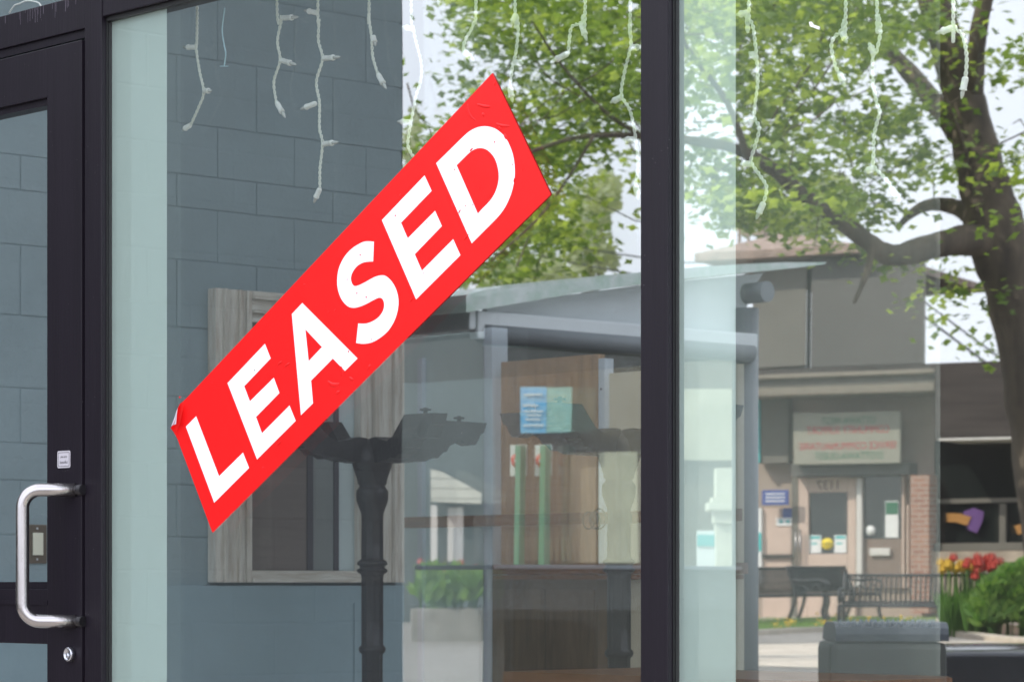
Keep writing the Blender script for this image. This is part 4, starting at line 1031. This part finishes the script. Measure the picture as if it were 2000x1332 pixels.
for off, cr in secs:
    for a, b in bm_p:
        tuck = max(0, (b-zb0-.1))*.28*(1 if off > 0 else -1)*(abs(off)/.86)
        vs.append(co+CU*a+CN*(off-tuck)+Vector((0, 0, b-(.075-cr)*(.6 if b > .5 else 0))))
fs = [(i*nB+j, i*nB+j+1, (i+1)*nB+j+1, (i+1)*nB+j) for i in range(len(secs)-1) for j in range(nB-1)]
q.add(vs, fs, True); q.add(vs[:nB], [tuple(range(nB))]); q.add(vs[-nB:], [tuple(range(nB))])
q.build('body', 'carp', car, **MI)
for a in (.85, 3.55):
    for s in (-1, 1):
        q = MB(); q.lathe([(.2, -.1), (.31, -.1), (.33, -.06), (.33, .06), (.31, .1), (.2, .1)], co+CU*a+CN*(s*.80)+Vector((0, 0, .33)), 28, CN); wh = q.build('wheel', 'tyre', car, **MI)
        q = MB(); q.lathe([(.2, -.08), (.2, .08), (.06, .11), (0, .11)], co+CU*a+CN*(s*.80)+Vector((0, 0, .33)), 20, CN*s); q.build('rim', 'alloy', wh, **MI)
for s in (-1, 1):
    q = MB(); q.lathe([(.0, -.02), (.09, 0), (.06, .03), (0, .035)], co+CU*.08+CN*(s*.6)+Vector((0, 0, zb0-.16)), 16, -CU); q.build('headlight', 'alloy', car, **MI)

# ---- shops further left, seen under the shelter roof
def house(name, label, px0, px1, pyt, t, wallm, roofm=None, depth=8, gable=0, zb_=None):
    a, b = at(px0, HZ, t), at(px1, HZ, t); zt = CZ+(HZ-pyt)*t/FPX; c = (a+b)/2; w = (b-a).length/2
    root = thing(name, label, 'building', Vector((c.x, c.y, .4)), **MI)
    q = MB(); q.obox(Vector((c.x, c.y, (zt+.2)/2))+VV*depth/2, RR*w, VV*depth/2, Vector((0, 0, (zt-.2)/2))); q.build('wall', wallm, root, **MI)
    return root, c, zt
M['brownbr'] = block_mat('brown brick', (.09, .06, .045), (.08, .05, .04), (.11, .085, .065), .22, .075, .012, axis='xz')
M['sandbr'] = mat('sand coloured siding', (.11, .09, .065), .8, var=.08)
M['posterb'] = mat('bright blue poster', (.04, .36, .70), .5, col2=(.35, .58, .75), vscale=4, stretch=(1, 1, 4))
M['posterghost'] = mat('pale poster ghost', (.25, .42, .36), .5, var=.15, vscale=4, stretch=(1, 1, 4))
bs, c, zt = house('brick_shop', 'brown brick shop with a bright blue poster, seen under the shelter roof', 962, 1112, 600, 34, 'brownbr', depth=3)
ks = 34/FPX
def tp(px, py, t=34): return at(px, py, t)
def tbox(mb, px0, py0, px1, py1, t, th=.05, bev=0):
    a, b = at(px0, py0, t), at(px1, py1, t); c = (a+b)/2
    return mb.obox(c, RR*((px1-px0)/2*t/FPX), VV*(th/2), Vector((0, 0, (py1-py0)/2*t/FPX)), bev)
q = MB(); tbox(q, 1015, 752, 1066, 843, 33.9); po = q.build('poster', 'posterb', bs, label='bright blue poster with pale lines of print', **MI)
q = MB()
for r_, a_, b_ in ((765, 1022, 1058), (786, 1020, 1050), (798, 1024, 1060), (806, 1026, 1056), (814, 1024, 1054), (826, 1020, 1062)): tbox(q, a_, r_, b_, r_+3, 33.86, .01)
q.build('print', 'paper', po, **MI)
q = MB(); tbox(q, 1067, 753, 1116, 842, 33.9); q.build('poster', 'posterghost', bs, label='pale poster ghost beside the blue one', **MI)  # doubled reflection of the blue poster, built as a panel of its own
q = MB()
for k_ in range(9): tbox(q, 1022+k_*11, 1050, 1029+k_*11, 1095, 33.9)
q.build('window', 'sandbr', bs, **MI)
q = MB(); tbox(q, 962, 1110, 1112, 1118, 33.8, .2); q.build('window_sill', 'stone', bs, **MI)
ss, c, zt = house('sand_shop', 'low sand coloured shop right of the brown brick shop', 1112.5, 1440, 700, 34.2, 'sandbr', depth=1.5)
M['palep'] = mat('pale shop panel', (.42, .40, .30), .7, var=.15, vscale=2); M['tanp'] = mat('tan shop panel', (.27, .21, .15), .7, var=.12, vscale=2)
M['clap'] = block_mat('white clapboard', (.62, .62, .54), (.60, .60, .52), (.35, .35, .3), 50, .14, .012, axis='xz')
M['paleblue'] = mat('pale blue render', (.08, .10, .105), .8, var=.1, vscale=2)
hs, c, zt = house('pale_house', 'pale blue grey house with a white clapboard lean-to gable', 700, 961, 640, 42, 'paleblue')
q = MB(); poly = [(838, 916), (862, 922), (935, 962), (935, 983), (838, 978)]
q.prism(poly, [], lambda p: at(p[0], p[1], 41.5), lambda p: at(p[0], p[1], 41.9)); q.build('gable', 'clap', hs, **MI)
q = MB(); tbox(q, 838, 985, 850, 1095, 41.6); tbox(q, 870, 990, 900, 1095, 41.8); q.build('window', 'whitep', hs, **MI)
q = MB(); tbox(q, 1172, 884, 1247, 1100, 34.1); q.build('window', 'palep', ss, **MI)  # pale panel added to brighten the glass over the iron base, no window
q = MB(); tbox(q, 1114, 884, 1168, 1100, 34.1); q.build('wall_panel', 'tanp', ss, **MI)
q = MB(); tbox(q, 1262, 760, 1436, 900, 34.1); q.build('awning', 'palep', ss, **MI)
# no-entry sign on a green post, then its doubled reflection built as a second
M['nored'] = mat('sign red', (.48, .05, .04), .5); M['gpost'] = mat('green sign post', (.065, .20, .125), .5)
for px, lab in ((1011, 'white square no-entry sign with red disc on a green post, nearer the blue poster edge'), (1062, 'ghost copy of the no-entry sign and post, behind the arm of the iron base')):
    t = 26; b0 = ground_at(px+2, t); k = t/FPX
    sgn = thing('no_entry_sign', lab, 'road sign', b0, **MI)
    q = MB(); c = at(px, 898, t); q.obox(c, RR*(17*k), VV*.01, Vector((0, 0, 31*k)), .004); f = q.build('sign_plate', 'paper', sgn, **MI)
    q = MB(); q.lathe([(22*k*.72, 0), (22*k*.72, .004), (0, .004)], c-VV*.012, 28, -VV); q.build('disc', 'nored', f, **MI)
    q = MB(); q.obox(c-VV*.018, RR*(9*k), VV*.002, Vector((0, 0, 3*k))); q.build('bar', 'paper', f, **MI)
    q = MB(); a = at(px+4, 868, t-.05); q.box((a.x-.035, a.y-.035, b0.z), (a.x+.035, a.y+.035, a.z)); q.build('post', 'gpost', sgn, **MI)
# tulips and stone planter under the shelter roof
M['planter'] = mat('concrete planter', (.25, .24, .22), .8, var=.2, vscale=5)
tpn = 36.5; c = ground_at(872, tpn); k = tpn/FPX
pl = thing('planter', 'low concrete planter of pink tulips in front of the pale house', 'planter', c, **MI)
zt_p = CZ-(1188-HZ)*k
q = MB(); q.obox(Vector((c.x, c.y, (zt_p+.3)/2)), RR*(70*k), VV*.35, Vector((0, 0, (zt_p-.3)/2)), .02); q.build('box', 'planter', pl, **MI)
bush('tulip_leaves', 'clump of grey green tulip leaves growing from the planter', [(870, 1165, 55, 22), (840, 1148, 16, 24), (890, 1152, 12, 24), (920, 1160, 12, 18)], tpn, 620, .26, upright=2.2, cat='plant')
for px, py in ((819, 1103), (842, 1113), (897, 1105), (925, 1115), (868, 1122)):
    tulip(px, py, tpn+random.uniform(-.2, .2), 'pinkf', 'pink_tulip', 'pink red tulip standing in the concrete planter', 'pink tulips in the planter', .9, hz=zt_p)
# stone gate pillar and information board, seen through the frosted strip
tg = 30.0; c = ground_at(1412, tg); k = tg/FPX
gp_ = thing('stone_pillar', 'pale stone pillar with a stepped cap beside the information board', 'pillar', c, **MI)
M['palest'] = mat('pale limestone', (.55, .53, .44), .8, var=.12, vscale=5)
q = MB()
for px0, py0, px1, py1, dd in ((1396, 916, 1434, 972, .3), (1388, 972, 1440, 982, .4), (1380, 982, 1446, 998, .5), (1396, 1022, 1440, 1120, .3), (1376, 1120, 1446, 1215, .5)): tbox(q, px0, py0, px1, py1, tg, dd, .01)
q.build('shaft', 'palest', gp_, **MI)
q = MB(); tbox(q, 1392, 998, 1442, 1022, tg, .4, .01); q.build('collar', 'palest', gp_, **MI)
ib = thing('information_board', 'white information board with a teal upper band', 'notice board', ground_at(1378, 29), **MI)
q = MB(); tbox(q, 1360, 1036, 1396, 1132, 29, .06, .005); pn = q.build('panel', 'paper', ib, **MI)
q = MB(); tbox(q, 1361, 1044, 1395, 1066, 28.96, .01); q.build('print', 'teal', pn, **MI)
q = MB(); a = at(1363, 1132, 29); b = at(1393, 1132, 29)
for v in (a, b): q.tube([(v.x, v.y, .3), v], .03, 8)
q.build('leg', 'shpost', ib, **MI)

# ---- overhead wires
q = MB(); A, B = at(1000, 488, 60), at(1700, 540, 50)
q.tube([A, (A+B)/2-Vector((0, 0, .35)), B, at(2050, 800, 45)], .02, 5)
q.tube([A+Vector((0, 0, .3)), (A+B)/2, B+Vector((0, 0, .25)), at(2050, 770, 45)], .016, 5)
tag(q.build('overhead_wire', 'iron', **MI), 'pair of thin overhead wires crossing the pale sky behind the tree', 'overhead wire')

# ---- the big tree
M['bark'] = mat('grey brown bark', (.17, .135, .10), .95, col2=(.06, .05, .04), vscale=6, bump=1.0, bscale=14, stretch=(1, 1, .25))
M['leafa'] = mat('maple leaf green', (.17, .25, .05), .55, var=.25, vscale=1.2, transl=.42)
M['leafb'] = mat('dark maple leaf green', (.10, .165, .035), .55, var=.25, vscale=1.2, transl=.35)
M['leafc'] = mat('yellow green maple leaf', (.30, .38, .08), .55, var=.2, vscale=1.2, transl=.45)
TT = 22.0
tree = thing('maple_tree', 'big maple with a thick leaning trunk, long crooked limbs and fresh green leaves', 'tree', ground_at(2060, TT), **MI)
def limb(name, pts, parent, n=4):
    P = [at(x, y, TT+dt) for x, y, w, dt in pts]; C = catmull([tuple(p) for p in P], n)
    ws = [w for _, _, w, _ in pts]; R = []
    for i in range(len(ws)-1): R += [(ws[i]+(ws[i+1]-ws[i])*k/n) for k in range(n)]
    R.append(ws[-1]); R = [r*.5*TT/FPX*(1+random.uniform(-.07, .07)) for r in R]
    q = MB(); q.tube(C, R, 14); return q.build(name, 'bark', parent, **MI)
tr = limb('trunk', [(2100, 1250, 160, 0), (2065, 1000, 140, 0), (2030, 780, 130, 0), (2003, 640, 118, 0), (1972, 540, 112, 0), (1945, 450, 118, 0), (1915, 330, 92, 0), (1885, 200, 80, 0), (1848, 80, 68, 0), (1805, -60, 56, 0)], tree)
limb('limb', [(1960, 480, 75, 0), (1890, 468, 60, -.2), (1820, 480, 50, -.5), (1740, 498, 42, -.8), (1690, 470, 34, -1.0), (1630, 425, 32, -1.2), (1570, 385, 28, -1.4), (1500, 325, 24, -1.6), (1430, 290, 20, -1.8), (1340, 275, 16, -2), (1250, 268, 12, -2.2), (1150, 268, 9, -2.4), (1060, 292, 7, -2.6), (960, 335, 4, -2.8)], tr)
limb('limb', [(1905, 430, 42, 0), (1870, 405, 34, .3), (1820, 398, 26, .6), (1780, 415, 18, .8), (1750, 445, 9, 1)], tr)
limb('limb', [(1870, 260, 44, 0), (1810, 180, 38, .4), (1740, 100, 32, .8), (1660, 30, 26, 1.2), (1580, -60, 20, 1.4)], tr)
limb('limb', [(1900, 200, 40, 0), (1910, 60, 34, -.4), (1940, -60, 26, -.6)], tr)
limb('limb', [(1700, 478, 18, -1), (1690, 530, 12, -1), (1665, 590, 6, -1.1)], tr)
limb('limb', [(1905, 380, 12, 0), (1880, 280, 10, -.2), (1850, 200, 8, -.4), (1830, 150, 5, -.5)], tr)
limb('limb', [(1250, 268, 9, -2.2), (1180, 220, 7, -2.4), (1100, 130, 5, -2.6), (1040, 40, 3, -2.8)], tr)
limb('limb', [(1460, 310, 14, -1.8), (1420, 200, 11, -2), (1340, 90, 8, -2.2), (1280, -40, 6, -2.4)], tr)
limb('limb', [(1160, 268, 7, -2.4), (1110, 350, 5, -2.5), (1050, 430, 4, -2.6), (960, 510, 3, -2.7)], tr)
cells = [(1050,60,150,90,10),(1150,150,110,120,14),(1080,240,110,70,8),(945,205,40,25,2),(880,280,40,30,3),(1040,330,70,60,7),(1070,430,50,45,7),(1220,180,40,60,3),(1000,450,60,60,6),(945,535,50,28,4),
 (1130,10,150,50,9),(1370,60,90,80,8),(1420,200,110,90,8),(1500,70,110,70,8),(1400,330,100,60,6),(1560,230,90,40,5),(1560,330,110,60,8),(1650,40,90,50,6),
 (1640,130,60,40,3),(1700,260,80,40,5),(1640,405,80,30,4),(1420,430,40,30,2),(1450,395,50,25,3),(1770,70,70,50,5),(1760,190,40,40,3),(1800,310,30,40,2),(1760,330,50,30,2),(1690,370,40,25,1.5),
 (1600,450,40,20,1.5),(1660,520,16,40,1),(1790,500,30,20,1.2),(1850,565,14,30,1),(1975,90,25,60,2),(1995,290,25,60,3),(1998,450,8,40,.6),(1925,645,38,16,1),(1908,570,20,12,.6),(1600,10,100,40,5),(1450,5,120,40,6),(1500,400,60,40,4),(960,70,40,30,1.5),
 (980,-60,200,60,6),(1400,-70,300,60,12),(1800,-60,200,60,8)]
leafm = {m: MB() for m in ('leafa', 'leafb', 'leafc')}
LIMBPX = [(1960, 480), (1890, 468), (1820, 480), (1740, 498), (1690, 470), (1630, 425), (1600, 405), (1570, 385), (1535, 355), (1500, 325), (1465, 305), (1430, 290), (1385, 282), (1250, 268), (1200, 268), (1150, 268), (1915, 330), (1895, 260), (1885, 200), (1865, 140), (1848, 80), (1820, 400), (1870, 405), (1970, 540)]
def leaf_shape(p, d, w, s):
    nrm = d.cross(w)
    # a five pointed maple outline folded along the midrib
    return [p, p+d*.25*s+w*.22*s, p+d*.45*s+w*.55*s, p+d*.62*s+w*.25*s, p+d*1.0*s, p+d*.62*s-w*.25*s, p+d*.45*s-w*.55*s, p+d*.25*s-w*.22*s, p+d*.45*s-nrm*.08*s]
LF = [(0, 1, 2, 8), (8, 2, 3, 4), (8, 4, 5, 6), (0, 8, 6, 7)]
for cx, cy, rx, ry, wgt in cells:
    nc = max(1, int(wgt*1.85))
    for c_ in range(nc):
        a = random.random()*2*pi; r = sqrt(random.random()); dt = random.gauss(-.3, 1.6)
        px, py = cx+rx*r*cos(a), cy+ry*r*sin(a); cc = at(px, py, TT+dt)
        mm = random.choices(('leafa', 'leafb', 'leafc'), (5, 4, 2.5))[0]
        rad = random.uniform(.20, .42); ph = random.random()*pi; sd_ = Vector((cos(ph), sin(ph), random.uniform(-.35, .1))).normalized(); sw_ = Vector((-sin(ph), cos(ph), 0))
        on_limb = min(abs(Vector((px-lx, py-ly)).length) for lx, ly in LIMBPX)
        if on_limb < 30 and dt < .6: cc = at(px, py, TT+random.uniform(.3, 1.6))
        for k in range(random.randint(35, 75)):
            o = sd_*random.gauss(0, rad)+sw_*random.gauss(0, rad*.42)+Vector((0, 0, random.gauss(0, rad*.22)))
            p = cc+o; d = (Vector((random.gauss(0, 1), random.gauss(0, 1), random.gauss(-.5, .5)))).normalized()
            up = Vector((random.gauss(0, .35), random.gauss(0, .35), 1)); w = d.cross(up).normalized()
            m2 = mm if random.random() < .75 else random.choice(('leafa', 'leafb', 'leafc'))
            leafm[m2].add(leaf_shape(p, d, w, random.uniform(.05, .10)), LF)
for m_, q in leafm.items():
    o = q.build('crown', m_, tree, recalc=False, **MI)
# twigs linking the leaf clumps
q = MB()
for cx, cy, rx, ry, wgt in cells:
    for k in range(int(wgt*.7)):
        a = at(cx+random.uniform(-rx, rx), cy+random.uniform(-ry, ry), TT+random.gauss(-.3, 1)); b = a+Vector((random.gauss(0, .4), random.gauss(0, .4), random.gauss(.1, .3)))
        q.tube([a, a.lerp(b, .3)+Vector((0, 0, .04)), a.lerp(b, .7)-Vector((.03, 0, .03)), b], [.003, .005, .006, .007], 4)
q.build('twigs', 'bark', tree, **MI)
# pale trees far behind
M['leaff'] = mat('far tree leaf', (.30, .34, .22), .8, transl=.3)
def fartree(px, t, cells2, n, label):
    b = ground_at(px, t); b.z = .4; root = thing('far_tree', label, 'tree', b, 'distant trees', **MI)
    q = MB(); top = at(px, cells2[0][1], t); q.tube([b, b.lerp(top, .5), top], [.25, .18, .06], 8)
    for cx, cy, rx, ry in cells2: q.tube([b.lerp(top, .6), at(cx, cy, t)], [.08, .03], 5)
    q.build('trunk', 'bark', root, **MI)
    q = MB()
    for k in range(n):
        cx, cy, rx, ry = random.choice(cells2); a = random.random()*6.28; r = random.random()**.6
        p = at(cx+rx*r*cos(a), cy+ry*r*sin(a), t+random.uniform(-2, 2)); d = Vector((random.gauss(0, 1), random.gauss(0, 1), random.gauss(0, 1))).normalized(); w = d.orthogonal().normalized()
        s = random.uniform(.12, .3); q.add([p, p+d*s*.5+w*s*.4, p+d*s, p+d*s*.5-w*s*.4], [(0, 1, 2, 3)])
    q.build('crown', 'leaff', root, recalc=False, **MI)
fartree(1150, 75, [(1150, 420, 40, 60), (1180, 380, 30, 40), (1130, 470, 30, 40), (1160, 500, 40, 30)], 1500, 'pale tree far behind the roof of the bus shelter')
fartree(1030, 80, [(1030, 540, 60, 30), (1080, 530, 50, 30), (980, 550, 40, 25)], 900, 'low pale tree just above the shelter roof')
fartree(808, 85, [(806, 250, 10, 40), (800, 310, 12, 40)], 160, 'slender pale tree beside the end of the dark building')
fartree(1500, 85, [(1480, 420, 60, 40), (1540, 440, 60, 30), (1620, 400, 60, 60)], 1600, 'pale tree behind the shingled roof')
# ---- shops filling the far left behind the shelter
